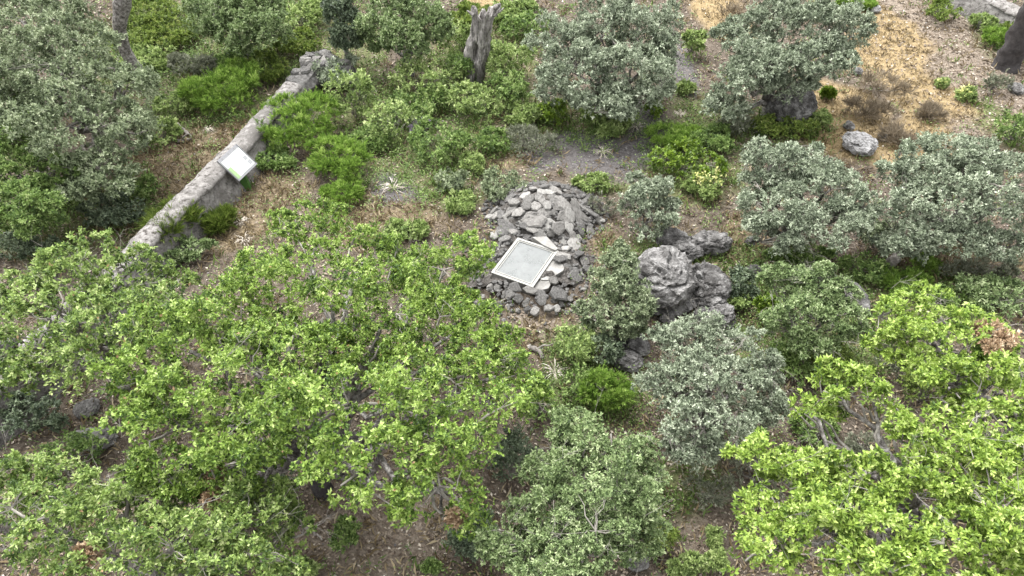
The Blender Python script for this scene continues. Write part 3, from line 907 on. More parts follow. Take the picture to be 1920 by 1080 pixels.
# ------------------------------------------------------------------ the glazed cover
M['frame'] = plain_mat('white_metal_frame', (0.22, 0.216, 0.20), 0.5, 0.0)
M['bolt'] = plain_mat('bolt_metal', (0.10, 0.10, 0.10), 0.4, 0.6)
gmx, gnt2, gout2 = new_mat('dusty_pane')
tcn = gnt2.nodes.new("ShaderNodeTexCoord")
dn = noise_node(gnt2, 2.6, 6, 0.65, tcn.outputs['Object']); dr = ramp(gnt2, [(0.35, (0.55, 0.55, 0.55)), (0.7, (0.85, 0.85, 0.85))])
gnt2.links.new(dn.outputs[0], dr.inputs[0])
dfn = noise_node(gnt2, 60, 3, 0.6, tcn.outputs['Object']); dc = ramp(gnt2, [(0.35, (0.115, 0.122, 0.122)), (0.65, (0.15, 0.158, 0.158))])
gnt2.links.new(dfn.outputs[0], dc.inputs[0])
pd = gnt2.nodes.new("ShaderNodeBsdfPrincipled"); pd.inputs['Roughness'].default_value = 0.35
gnt2.links.new(dc.outputs[0], pd.inputs['Base Color'])
tr = gnt2.nodes.new("ShaderNodeBsdfTransparent"); tr.inputs['Color'].default_value = (0.9, 0.93, 0.92, 1)
mxs = gnt2.nodes.new("ShaderNodeMixShader")
gnt2.links.new(dr.outputs[0], mxs.inputs[0]); gnt2.links.new(tr.outputs[0], mxs.inputs[1]); gnt2.links.new(pd.outputs[0], mxs.inputs[2])
gnt2.links.new(mxs.outputs[0], gout2.inputs['Surface'])
cover = thing('glazed_cover', 'square pale metal framed cover with dusty pane lying over the chamber', 'cover', (F_CEN[0], F_CEN[1], 0.33))
cover.rotation_euler = (0, 0, FROT)
def rail(cx_, cy_, sx, sy, z, h, name='frame_rail'):
    V, Q = box_geo(cx_, cy_, z, sx, sy, h)
    return obj(name, mesh_np(name, V, Q, M['frame']), cover)
b_ = 0.055
rail(0, FL/2 - b_/2, FW, b_, 0.018, 0.03); rail(0, -FL/2 + b_/2, FW, b_, 0.018, 0.03)
rail(FW/2 - b_/2, 0, b_, FL - 2*b_, 0.0175, 0.03); rail(-FW/2 + b_/2, 0, b_, FL - 2*b_, 0.0175, 0.03)
i_ = 0.045                                                          # inner bead
rail(0, FL/2 - b_ - 0.03, FW - 2*b_ - .004, 0.02, 0.022, 0.012, 'bead'); rail(0, -FL/2 + b_ + 0.03, FW - 2*b_ - .004, 0.02, 0.022, 0.012, 'bead')
rail(FW/2 - b_ - 0.03, 0, 0.02, FL - 2*b_ - 0.085, 0.0215, 0.012, 'bead'); rail(-FW/2 + b_ + 0.03, 0, 0.02, FL - 2*b_ - 0.085, 0.0215, 0.012, 'bead')
V, Q = box_geo(0, 0, 0.010, FW - 2*b_ + 0.002, FL - 2*b_ + 0.002, 0.006)
obj('pane', mesh_np('pane', V, Q, gmx), cover)
for sx_ in (-1, 1):
    for t_ in (-.4, 0, .4):
        for (x, y) in ((sx_ * (FW/2 - b_/2), t_ * FL), (t_ * FW, sx_ * (FL/2 - b_/2))):
            V, T, Q = tube([(x, y, .030), (x, y, .040)], [.010, .009], 6)
            g = Geo(); g.add(V, T, Q); g.build('bolt', M['bolt'], cover)

# ------------------------------------------------------------------ walls
def make_wall(name, label, path_px, ztop, seed, hw=0.27, broken=None):
    P = np.array([at_z(u, v, ztop)[0] for u, v in path_px])
    seg = np.r_[0, np.cumsum(np.linalg.norm(np.diff(P, axis=0), axis=1))]
    s = np.arange(0, seg[-1], 0.07)
    C = np.stack([np.interp(s, seg, P[:, i]) for i in range(3)], 1)
    C[:, 0] += 0.025 * fbm2(s, s * 0, 0.9, seed, 2); C[:, 1] += 0.025 * fbm2(s, s * 0, 0.9, seed + 3, 2)
    tan = unit(np.gradient(C, axis=0)); side = np.stack([tan[:, 1], -tan[:, 0], tan[:, 2] * 0], 1)
    root = thing(name, label, 'wall', (C[len(C)//2][0], C[len(C)//2][1], 0))
    org = np.array(root.location)
    def sweep(prof, mat, nm, amp, fr, sub=None):
        prof = np.asarray(prof); m = len(prof); V = []
        for i in range(len(C)):
            base = C[i] * np.array([1, 1, 0]); zt = ztop + 0.06 * float(fbm2(s[i], 0.0, 0.7, seed + 9, 2))
            zt += terrain(base[0], base[1]) * 0
            pts = base + side[i] * prof[:, :1] + np.array([0, 0, 1]) * (prof[:, 1:] * zt)
            V.append(pts)
        V = np.concatenate(V)
        nrm = np.tile(unit(np.stack([prof[:, 0], 0 * prof[:, 0], (prof[:, 1] - 0.6) * 0.6], 1)), (len(C), 1))
        d = amp * fbm(V * fr, seed, 4)
        sid = np.repeat(side, m, 0)
        V = V + sid * (np.sign(np.tile(prof[:, 0], len(C))) * d)[:, None] + np.array([0, 0, 1]) * (d * (np.tile(prof[:, 1], len(C)) > 0.8) * 0.7)[:, None]
        # holes where render has fallen away
        hole = fbm(V * np.array([1.6, 1.6, 2.4]) + 40, seed + 20, 3)
        push = np.clip((hole - 0.62) * 0.5, 0, 0.09)
        V = V - sid * (np.sign(np.tile(prof[:, 0], len(C))) * push)[:, None]
        i = np.arange(len(C) - 1)[:, None]; j = np.arange(m - 1)[None]
        Q = np.stack([i * m + j, (i + 1) * m + j, (i + 1) * m + j + 1, i * m + j + 1], -1).reshape(-1, 4)
        e0 = np.arange(m)[None]; e1 = (len(C) - 1) * m + np.arange(m)[None]
        me = bpy.data.meshes.new(nm)
        me2 = mesh_np(nm, V - org, [Q], M[mat], None, True)
        bpy.data.meshes.remove(me)
        return obj(nm, me2, root)
    cap = [(-hw - .03, .80), (-hw - .02, .86), (-hw * .8, .93), (-hw * .4, .985), (0, 1.0), (hw * .4, .985), (hw * .8, .93), (hw + .02, .86), (hw + .03, .80), (hw, .77)]
    sweep(cap, 'mortar', 'mortar_coping', 0.045, 3.2)
    zs = np.linspace(0.80, -0.06, 12)
    for sg, nm in ((1, 'wall_face'), (-1, 'wall_face')):
        prof = [(sg * (hw - .005 + 0.34 * (0.8 - z)), z) for z in (zs if sg > 0 else zs[::-1])]
        sweep(prof, 'wall_face', nm, 0.05, 2.6)
    return root, C, side

wall, WC, WS = make_wall('mortared_stone_wall', 'long low wall with rounded pale mortar coping running behind the information board', [(-220, 905), (-60, 752), (20, 676), (130, 572), (250, 458), (320, 390), (385, 325), (435, 275), (485, 222), (548, 150)], 0.85, 5)
# collapsed end of the wall, stones laid bare
rs = np.random.default_rng(21)
for i in range(34):
    tt = rs.random()
    u, v = (548 + 36 * tt * 1.6, 150 - 40 * tt * 1.2) if i < 18 else (585 + 60 * tt, 108 + 2 * tt)
    zz_ = 0.72 if i % 3 else 0.45
    p, t = at_z(u + rs.normal(0, 9), v + rs.normal(0, 7), zz_)
    put_stone(wall, p - np.array([0, 0, 0.05]), (0, 0, 1), rs.uniform(.16, .30), rs.uniform(.12, .22), rs.uniform(.07, .14), rs.uniform(0, 6), ('stone_dark', 'stone_dark', 'stone')[i % 3], tilt=0.25)
g = Geo()
endp = [at_z(u, v, 0.6)[0] for u, v in ((535, 175), (560, 150), (590, 122), (620, 122), (660, 125))]
V, T, Q = tube(np.array(endp) - [0, 0, .28], [.34, .42, .42, .36, .3], 12, 3, 0.25)
g.add(V, T, Q); g.build('rubble_heart', M['stone_dark'], wall, np.array(wall.location), False)

wall2, _, _ = make_wall('mortared_stone_wall', 'short stretch of grey stone wall beyond the dark trunk in the far corner', [(1790, -38), (1850, -14), (1885, 4), (1925, 22), (2000, 58)], 0.85, 8)

# ------------------------------------------------------------------ information board
def board_corners(drop):
    return [at_z(u, v, z)[0] for u, v, z in ((407, 301, 1.02), (445, 268, 1.02), (480, 309, 1.02 - drop), (448, 341, 1.02 - drop))]   # far-left, far-right, near-right, near-left
def board_skew(drop):
    q = board_corners(drop); e1 = (q[1] - q[0]) + (q[2] - q[3]); e2 = (q[0] - q[3]) + (q[1] - q[2])
    return abs(float(np.dot(unit(e1), unit(e2))))
DROP = min(np.arange(0.0, 0.5, 0.005), key=board_skew)            # the slope at which the outline is a rectangle
sb = board_corners(DROP)
SC = np.mean(sb, 0)
sx_v = unit(((sb[1] - sb[0]) + (sb[2] - sb[3])) / 2); sy_v = ((sb[0] - sb[3]) + (sb[1] - sb[2])) / 2
SW = np.linalg.norm(((sb[1] - sb[0]) + (sb[2] - sb[3])) / 2); SH = np.linalg.norm(sy_v)
sn = unit(np.cross(sx_v, sy_v)); sy_v = np.cross(sn, sx_v)
M['board_metal'] = plain_mat('brushed_steel', (0.26, 0.26, 0.27), 0.4, 0.6)
M['sheet'] = plain_mat('white_print', (0.47, 0.50, 0.47), 0.35)
M['green_print'] = plain_mat('green_print', (0.24, 0.35, 0.17), 0.4)
M['grey_print'] = plain_mat('grey_print', (0.27, 0.275, 0.285), 0.4)
M['text_print'] = plain_mat('faint_print', (0.36, 0.375, 0.36), 0.4)
M['post_green'] = plain_mat('green_paint', (0.04, 0.10, 0.018), 0.5)
sg0, _ = on_ground(452, 345)
board = thing('information_board', 'white information board in steel tray on a green post before the wall', 'sign', (SC[0], SC[1], float(terrain(SC[0], SC[1]))))
BR = np.stack([sx_v, sy_v, sn], 0)
def bpart(name, cx_, cy_, cz_, sx, sy, sz, mat, parent=None):
    V, Q = box_geo(cx_, cy_, cz_, sx, sy, sz)
    V = V @ BR + SC - np.array(board.location)
    return obj(name, mesh_np(name, V, Q, M[mat]), parent or board)
tray = bpart('tray', 0, 0, -0.02, SW, SH, 0.03, 'board_metal')
bpart('tray_edge', -SW/2 + .008, 0, .004, .016, SH - .002, .018, 'board_metal')
bpart('tray_edge', SW/2 - .006, 0, .003, .012, SH - .004, .016, 'board_metal')
bpart('tray_edge', 0, -SH/2 + .022, .006, SW - .04, .036, .02, 'board_metal')
sheet = bpart('printed_sheet', 0.005, -.03 * SH, -.001, SW - .07, SH * .78, .012, 'sheet')
bpart('green_band', -.385 * SW, -.19 * SH, .006, .14 * SW, .48 * SH, .003, 'green_print', sheet)
bpart('picture', .34 * SW, -.06 * SH, .006, .15 * SW, .15 * SH, .003, 'grey_print', sheet)
bpart('picture', .36 * SW, -.27 * SH, .006, .15 * SW, .16 * SH, .003, 'grey_print', sheet)
rb = np.random.default_rng(4)
for j in range(4):
    bpart('text_line', (-.05 + rb.uniform(-.04, .04)) * SW, (-.41 + j * .035) * SH, .006, rb.uniform(.2, .45) * SW, .010 * SH, .003, 'text_print', sheet)
for j in range(3):
    bpart('text_line', -.14 * SW, (.18 - j * .05) * SH, .006, rb.uniform(.08, .2) * SW, .012 * SH, .003, 'text_print', sheet)
for j in range(3):
    for yy in (SH/2 - .05,):
        p0 = SC + sx_v * (-.3 + .3 * j) * SW * 1.0 + sy_v * yy
        V, T, Q = tube([p0 - sn * .006, p0 + sn * .008], [.011, .010], 8)
        g = Geo(); g.add(V, T, Q); g.build('screw', M['frame'], board, np.array(board.location))
# green folded-steel post under the board
pf = np.array([SC[0] + .10, SC[1] - .12, float(terrain(SC[0], SC[1])) - .1])
for dx_ in (-.0,):
    V, Q = box_geo(0, 0, 0, .16, .10, 1.0)
    V = np.stack([V[:, 0], V[:, 1], V[:, 2]], 1)
    top = SC - sn * 0.11 - sy_v * SH * .12
    for i in range(8):
        kz = V[i, 2] + .5
        V[i] = np.array([V[i, 0] * 1.1, V[i, 1], 0]) + (pf * (1 - kz) + top * kz)
    obj('post', mesh_np('post', V - np.array(board.location), Q, M['post_green']), board)
bpart('post_bracket', 0, -.02, -.045, .30, .26, .02, 'post_green')

# ------------------------------------------------------------------ boulders
def boulder(label, cx, cy, rx, ry, seed, mat='boulder', level=5, flat=0.75, rot=0.0, rough=0.14, crack=0.16, name='boulder', bury=0.3, lift=0.0):
    h = 0.3
    for _ in range(4):
        p, t = at_z(cx, cy, h); k = t / FPX
        a = rx * k; phi = math.atan2(CAM_H - h, p[1])
        R = ry * k; c = flat * a
        ay2 = R * R - (c * math.cos(phi)) ** 2
        ay = math.sqrt(max(ay2, (0.45 * R) ** 2)) / math.sin(phi)
        h = c * (1 - bury) + lift
    V, F = rock_shape(seed, (1, 1, 1), level, 12, rough * .45, 1.7, 110, crack * .55, 0.50)
    cr, sr = math.cos(rot), math.sin(rot)
    V = V @ np.array([[cr, sr, 0], [-sr, cr, 0], [0, 0, 1]])
    lim = np.percentile(np.abs(V), 97, axis=0)
    V = V / lim * np.array([a, ay, c])
    n2 = fbm(V * 7, seed + 3, 4)
    rdg = 1 - np.abs(fbm(V * np.array([2.6, 2.6, 5.0]) + seed, seed + 8, 4)) * 2     # ledges and fissures
    rs_ = np.random.default_rng(seed); tl = unit(np.array([rs_.normal(0, .5), rs_.normal(0, .5), 1.0]))
    w_ = (V @ tl) * 5.5 + 1.3 * fbm(V * 1.6, seed + 30, 3)                             # bedding ledges
    led = np.abs(w_ - np.round(w_)) * 2
    V = V + unit(V) * (0.026 * n2 - 0.05 * np.clip(rdg, 0, 1) ** 4 - 0.022 * np.clip(1 - led * 5, 0, 1) * (fbm(V * 2.2, seed + 60, 2) > -.1))[:, None] * min(1.0, a / .4)
    for ncell, amp, groove in ((14, .16, .10), (60, .07, .05)):                        # fracture into blocks that stand proud of one another
        C3 = rs_.uniform(-1.1, 1.1, (ncell, 3)); Q3 = V / np.array([a, ay, c]) + 0.06 * np.stack([fbm(V * 5 / a, seed + q_, 3) for q_ in range(3)], 1)
        wt = np.array([1.0, 1.0, 1.7])
        D3 = np.sqrt((((Q3[:, None] - C3[None]) * wt) ** 2).sum(2)); so = np.sort(D3, 1)
        off = rs_.uniform(-amp, amp * .6, ncell)[np.argmin(D3, 1)] - groove * np.clip(1 - (so[:, 1] - so[:, 0]) / .07, 0, 1)
        V = V * (1 + off)[:, None]
    base = np.array([p[0], p[1], float(terrain(p[0], p[1]))])
    o = obj(name, mesh_np(name, V + np.array([0, 0, c * (1 - bury) + lift]), F, M[mat], None, level < 4))
    o.location = base
    return tag(o, label, 'rock', None)

boulder('largest boulder, long pale top with ringed lichen on its shaded face', 1248, 528, 62, 64, 71, rot=-.6, flat=.95, level=5)
boulder('knobbly boulder butting the right end of the largest boulder', 1325, 537, 42, 46, 72, rot=.4, flat=.9, level=5)
boulder('rounded grey boulder split by a dark cleft, behind the largest boulder', 1262, 450, 34, 26, 73, flat=.8)
boulder('small pale humped boulder in front of the cleft, above the largest boulder', 1284, 472, 32, 22, 74, flat=.7)
boulder('low ridged dark boulder at the back right of the rock outcrop', 1335, 455, 40, 24, 75, flat=.6)
boulder('angular loose rock below the knobbly boulder, against the silver oak', 1352, 595, 26, 26, 76, flat=.9)
boulder('dark wedge of rock under the knobbly boulder', 1318, 590, 20, 18, 77, flat=.8, level=4)
boulder('small grey rock at the foot of the largest boulder', 1250, 598, 16, 12, 78, level=4)
boulder('upright slab of grey rock left of the silver oak', 1165, 640, 17, 18, 79, flat=.9, level=4)
boulder('pale sloping rock slab left of the silver oak', 1196, 652, 24, 22, 80, flat=.7, level=4)
boulder('dark lichen-spotted rock below the sloping slab', 1175, 682, 30, 22, 81, flat=.7, level=4)
boulder('craggy grey outcrop in shade under the far right holm oak', 1482, 198, 46, 34, 82, flat=.9)
boulder('white cracked rock in the golden dry grass', 1613, 268, 32, 24, 83, mat='boulder_white', flat=.6)
boulder('small round grey stone above the white cracked rock', 1592, 236, 11, 9, 84, level=4)
boulder('small mottled stone right of the white cracked rock', 1656, 255, 10, 8, 85, level=4)
boulder('pale flat stone beside the tree at the top of the golden slope', 1642, 18, 10, 8, 86, mat='boulder_white', level=4)
boulder('grey stone half under the tree edge above the golden grass', 1610, 130, 10, 8, 87, level=4)
boulder('dark stone at the right edge below the leaning trunk', 1905, 165, 12, 12, 88, level=4)
boulder('grey rounded stone by the bottom holm oak', 1194, 1050, 22, 22, 89, level=4, flat=.8)
boulder('dark rock in litter at the left, between the two left oaks', 160, 765, 22, 20, 90, level=4, mat='stone_dark', flat=.5)
boulder('broken dark rock on the left among oak twigs', 175, 825, 42, 22, 91, level=4, mat='stone_dark', flat=.5)
boulder('grey rock at the left edge under leaves', 12, 640, 20, 14, 92, level=4)
boulder('grey boulder glimpsed between pale shrub and lime oak', 1605, 560, 22, 30, 93, level=4)
boulder('small grey stone below the right holm oak', 1412, 448, 14, 10, 94, level=4)
boulder('dark stone under brambles left of the pale shrub', 1415, 505, 16, 12, 95, level=4)

# ------------------------------------------------------------------ trunks, snag, dead wood
def path_y(pts, Y): return np.array([at_y(u, v, Y) for u, v in pts])

def trunk_tree(label, base_px, pts, radii_px, crown, spec, seed, bark):
    b, t = on_ground(*base_px)
    Yb = b[1]; k = t / FPX
    P = path_y(pts, Yb); rng = np.random.default_rng(seed)
    root = thing('oak_tree', label, 'tree', b)
    tt = np.linspace(0, 1, len(P)); ti = np.linspace(0, 1, 26)
    PP = np.stack([np.interp(ti, tt, P[:, i]) for i in range(3)], 1)
    PP[1:-1] = (PP[:-2] + PP[1:-1] * 2 + PP[2:]) / 4
    RR = np.interp(ti, tt, np.array(radii_px) * k)
    V, T, Q = tube(PP, RR, 18, seed, 0.18)
    V = V + 0.02 * np.stack([fbm(V * 9, seed + i, 3) for i in range(3)], 1)
    g = Geo(); g.add(V, T, Q); g.build('trunk', M[bark], root, b, True)
    top = PP[-1]; nodes = [top]
    bl = []
    for (dx, dz, dy, r) in crown:
        c = top + np.array([dx, dy, dz]); bl.append((c, np.array([r, r, r * .7])))
        Pc = curve_pts(top, c, rng, 6, .06)
        V, T, Q = tube(Pc, np.linspace(RR[-1] * .7, .03, 6), 7, seed, .1)
        g = Geo(); g.add(V, T, Q); g.build('limb', M[bark], root, b, True); nodes += list(Pc[2:])
    V, T, R, puffs = foliage(bl, spec, rng, 24)
    g = Geo(); add_twigs(g, puffs, nodes, rng, .012, 80); g.build('twigs', M['twig'], root, b, False, 'stuff')
    g = Geo(); g.add(V, T, None, R); g.build('crown', M[SPEC[spec]['mat']], root, b, False, 'stuff')

trunk_tree('crooked pale barked trunk rising behind the top left holm oak', (262, 150), [(266, 152), (252, 122), (236, 98), (231, 80), (224, 60), (224, 42), (229, 15), (234, -30), (232, -80)], [14, 11, 10, 10, 11, 12, 12.5, 12, 11], [(-.8, 1.6, 0.6, 1.3), (.8, 1.8, 1.2, 1.2)], 'holm', 601, 'bark')
trunk_tree('thick dark trunk leaning out of the top right corner', (1892, 126), [(1884, 130), (1892, 112), (1905, 85), (1925, 48), (1945, 8), (1962, -40)], [27, 21, 21, 21, 20, 19], [(.8, 1.6, .8, 1.3), (2.0, 1.8, .4, 1.2)], 'holm', 602, 'bark_dark')

# hollow snag
b, t = on_ground(893, 158); Yb = b[1]; k = t / FPX
snag = thing('dead_tree_snag', 'tall hollow weathered snag with a jagged broken top among green shrubs', 'dead tree', b)
axis_px = [(890, 165), (890, 150), (891, 130), (891, 110), (893, 95), (898, 75), (902, 55), (904, 38), (905, 26)]
rad_px = [17, 15.5, 18.5, 22, 23, 20, 18, 17.5, 18]
P = path_y(axis_px, Yb); tt = np.linspace(0, 1, len(P)); ti = np.linspace(0, 1, 80)
PP = np.stack([np.interp(ti, tt, P[:, i]) for i in range(3)], 1); RR = np.interp(ti, tt, np.array(rad_px) * k)
S = 72
ang = np.linspace(0, 2 * PI, S, endpoint=False)
V = []
rng = np.random.default_rng(9)
for i in range(80):
    flut = 1 + .10 * np.sin(ang * 5 + ti[i] * 4) + .05 * np.sin(ang * 9 - ti[i] * 6)
    V.append(PP[i] + (RR[i] * flut)[:, None] * np.stack([np.cos(ang), .8 * np.sin(ang), 0 * ang], 1))
V = np.array(V)
jag = .22 * fbm(np.stack([np.cos(ang) * 2, np.sin(ang) * 2, ang * 0], 1), 13, 3) + .12 * np.exp(-((np.abs(ang - .1)) / .55) ** 2)   # prong on the right
lean_ = .26 * np.exp(-((np.minimum(ang, 2 * PI - ang)) / .5) ** 2)
w = np.clip((ti - .80) / .20, 0, 1) ** 1.5
V[:, :, 2] += w[:, None] * (jag + .12 * np.exp(-(np.minimum(ang, 2 * PI - ang) / .5) ** 2))[None]
V[:, :, 0] += w[:, None] * lean_[None]
hole_c = at_y(892, 93, Yb)
cen = PP[:, None, :]
dxy = (V - hole_c)
hole = np.exp(-((dxy[:, :, 0] / .10) ** 2 + (dxy[:, :, 2] / .24) ** 2) ** 2) * (dxy[:, :, 1] < 0)
seam = np.exp(-(((V[:, :, 0] - at_y(893, 140, Yb)[0]) / .06) ** 2)) * np.clip((.30 - ti[:, None]) / .2, 0, 1) * (V[:, :, 1] < PP[:, None, 1])
V = V - (V - cen) * np.array([.9, 1.0, 0]) * np.clip(1.6 * hole + .6 * seam, 0, .95)[..., None]
V2 = V.reshape(-1, 3)
strk = 1.1 * fbm(V2 * np.array([11, 11, 1.8]), 15, 4) - 1.6 * np.clip(1 - np.abs(fbm(V2 * np.array([5, 5, 1.2]), 16, 3)) * 4, 0, 1)
V2 = V2 + unit(V2 - np.repeat(PP, S, 0)) * (.035 * strk)[:, None]
inner = []
for j, fz in enumerate((0.0, .18, .45)):
    ctr = PP[-1 - j * 5]
    ring = V.reshape(80, S, 3)[-1] if j == 0 else V[-1 - j * 5]
    r2 = ctr + (ring - ctr) * (.72 - .06 * j); r2[:, 2] = ring[:, 2] - (.04 if j == 0 else .10 * j)
    inner.append(r2)
V3 = np.concatenate([V2] + inner)
rows = 80 + 3
i = np.arange(rows - 1)[:, None]; j = np.arange(S)[None]; j2 = (j + 1) % S
Q = np.stack([i * S + j, i * S + j2, (i + 1) * S + j2, (i + 1) * S + j], -1).reshape(-1, 4)
floor_ring = np.arange((rows - 1) * S, rows * S)
V3 = np.concatenate([V3, PP[-14][None]])
T = np.stack([floor_ring, np.roll(floor_ring, -1), np.full(S, len(V3) - 1)], 1)
obj('trunk', mesh_np('trunk', V3 - b, [T, Q], M['snag'], None, True), snag)
gsp = Geo()
for (dx, dl) in ((-.25, .12), (.1, .10), (.3, .26), (.34, .20)):
    a0 = PP[-1] + np.array([dx, -.1, .0]); P4 = curve_pts(a0, a0 + np.array([dx * .8, .05, dl]), rng, 4, .05)
    v4, t4, q4 = tube(P4, [.07, .05, .035, .01], 6, 3, .2); gsp.add(v4, t4, q4)
gsp.build('splinters', M['snag'], snag, b, False)

def dead_branch(label, pts, r_px, seed, z=0.06, mat='deadwood', name='dead_branch', forks=1):
    rng = np.random.default_rng(seed)
    P = np.array([on_ground(u, v)[0] for u, v in pts]); t = on_ground(*pts[0])[1]; k = t / FPX
    P[:, 2] += z
    ti = np.linspace(0, 1, 14); tt = np.linspace(0, 1, len(P))
    PP = np.stack([np.interp(ti, tt, P[:, i]) for i in range(3)], 1) + rng.normal(0, .012, (14, 3))
    org = PP[7] * np.array([1, 1, 0]) + [0, 0, float(terrain(PP[7][0], PP[7][1]))]
    g = Geo(); V, T, Q = tube(PP, np.linspace(1, .45, 14) * r_px * k, 8, seed, .2); g.add(V, T, Q)
    for f in range(forks):
        q = PP[5 + 4 * f]; e = q + np.array([rng.uniform(-.5, .5), rng.uniform(-.3, .3), rng.uniform(.05, .3)])
        V, T, Q = tube(curve_pts(q, e, rng, 5, .08), np.linspace(.5, .15, 5) * r_px * k, 6, seed, .1); g.add(V, T, Q)
    o = g.build(name, M[mat], None, org, True); o.location = org
    return tag(o, label, 'dead wood')
dead_branch('pale broken branch on dry grass left of the wall, the upper one', [(337, 246), (352, 252), (362, 259)], 4.5, 1)
dead_branch('pale broken branch on dry grass left of the wall, the lower one', [(330, 268), (345, 268), (360, 264)], 4.5, 2)
dead_branch('grey fallen log beside the upright weeds right of the central oak', [(992, 652), (1010, 662), (1020, 675)], 6, 3)
dead_branch('bleached fallen branch in the gap of the lime oak', [(1535, 856), (1560, 850), (1578, 846), (1610, 840)], 5, 4, .10)
dead_branch('short cracked log propped in green weeds under the right holm oaks', [(1662, 508), (1680, 492), (1700, 480)], 11, 5, .25, forks=0)
dead_branch('thin grey stick in litter at the bottom left of the bare patch', [(560, 985), (590, 1000), (606, 1014)], 3, 6, .04)

# ------------------------------------------------------------------ dead star-shaped rosettes
def rosette(label, u, v, r_px, seed, up=.35):
    rng = np.random.default_rng(seed + 40)
    b, t = on_ground(u, v); k = t / FPX; R = r_px * k
    g = Geo()
    for i in range(44):
        a = rng.uniform(0, 2 * PI); L = R * rng.uniform(.55, 1.15); h = rng.uniform(.1, up + .25)
        d = np.array([math.cos(a), math.sin(a), 0]); s = np.array([-d[1], d[0], 0]) * rng.uniform(.004, .007)
        pts = [b + [0, 0, .02], b + d * L * .35 + [0, 0, h * L * .8], b + d * L * .75 + [0, 0, h * L * .8], b + d * L + rng.normal(0, .03, 3) + [0, 0, .02]]
        V = []
        for j, p in enumerate(pts):
            w_ = (1, 1, .7, .1)[j]
            V += [p + s * w_, p - s * w_]
        Q = [[2*j, 2*j+1, 2*j+3, 2*j+2] for j in range(3)]
        g.add(V, None, Q, rng.random())
    o = g.build('dead_asphodel', M['rosette'], None, b); o.location = b
    return tag(o, label, 'dead plant', 'dead star-shaped rosettes')
rosette('bleached star-shaped dead rosette on the gravel path right of the pebbles', 1130, 287, 22, 1)
rosette('bleached dead rosette under the big far holm oak, by the path', 1190, 240, 24, 2)
rosette('bleached dead rosette left of the tomb near a small tuft', 738, 355, 28, 3)
rosette('bleached dead rosette below the reedy tufts by the wall', 460, 452, 24, 4)
rosette('bleached dead rosette between the reedy tuft and the central oak', 452, 418, 18, 5)
rosette('bleached dead rosette at the path edge beyond the big holm oak', 1275, 215, 16, 6)
rosette('straw dead rosette by the upright weeds below the tomb', 1040, 700, 30, 7)
rosette('small pale rosette at the left of the board, past the wall', 392, 245, 16, 8)

# ------------------------------------------------------------------ trees
make_tree('oak_tree', 'broad bright green oak filling the lower left centre, dark trunk at its foot', 'tree', (600, 925),
  [(600,440,125,55,2.3), (700,480,80,60,2.3), (835,505,100,72,1.9), (470,545,120,80,2.9), (620,560,110,85,3.0), (740,575,95,75,2.8), (850,620,90,75,2.5), (350,650,120,90,3.0), (470,690,110,80,3.2),
   (600,760,120,85,3.3), (720,760,110,80,3.2), (930,700,95,70,2.4), (850,790,120,95,3.0), (690,880,130,85,3.0), (830,910,100,90,2.6), (330,800,110,80,2.8), (450,840,90,70,2.8), (250,735,80,60,2.7), (600,655,90,60,2.9), (690,660,60,50,2.6), (790,690,90,60,2.7), (975,735,55,55,2.0), (945,645,45,45,2.0), (880,975,50,40,2.0), (420,600,85,65,2.8), (530,640,85,65,2.9), (300,885,85,55,2.4), (420,905,75,45,2.2), (640,830,90,70,3.0), (540,790,75,60,2.7), (520,730,70,55,2.9), (430,770,75,60,2.8)],
  'oak', 201, .13, bark='bark_dark', limb_bark='bark', bare=90, extra=[('dead', [(405,905,30,22,2.2), (400,940,20,14,2.2), (855,970,16,12,2.1)])])
make_tree('oak_tree', 'paler sparse oak at the left edge where the wall passes under it', 'tree', None,
  [(150,505,100,65,2.2), (240,505,75,52,1.9), (300,530,60,45,1.8), (40,560,55,55,1.9), (105,560,60,50,2.0), (45,640,60,50,2.0), (10,715,50,45,1.7), (185,540,60,45,2.0), (300,600,75,55,2.3), (85,590,75,70,2.2), (200,600,100,70,2.3), (140,680,100,60,2.0), (60,680,60,50,1.8)], 'pale', 202, .12, bare=60)
make_tree('oak_tree', 'pale green oak in the bottom left corner with a tan dead sprig', 'tree', None,
  [(80,900,95,60,2.2), (70,1000,110,85,2.5), (220,960,110,70,2.4), (330,1010,110,75,2.5), (200,1060,120,50,2.5), (460,970,90,60,2.2), (430,1060,120,55,2.4), (-60,960,80,90,2.4), (300,925,110,45,2.1), (510,925,60,45,1.9), (540,1010,50,50,1.6)],
  'pale', 203, .14, bare=80, extra=[('dead', [(165,1040,20,16,2.6)])])
make_tree('oak_tree', 'lime green oak filling the bottom right corner round a gap with bleached wood', 'tree', (1700, 1000),
  [(1425,855,55,45,2.6), (1520,890,70,50,2.7), (1620,900,80,55,2.8), (1430,960,65,60,2.6), (1545,985,90,60,2.8), (1440,1045,70,45,2.6), (1660,1000,85,60,3.0), (1740,830,75,60,3.0), (1730,930,80,55,3.0),
   (1570,720,70,42,2.5), (1640,750,50,35,2.5), (1510,765,40,30,2.4), (1830,900,80,60,3.1), (1810,1010,90,70,3.2), (1900,980,70,80,3.2), (1620,1065,90,45,3.0), (1940,1060,80,60,3.0), (1760,1080,90,50,3.0)],
  'lime', 204, .10, bare=50)
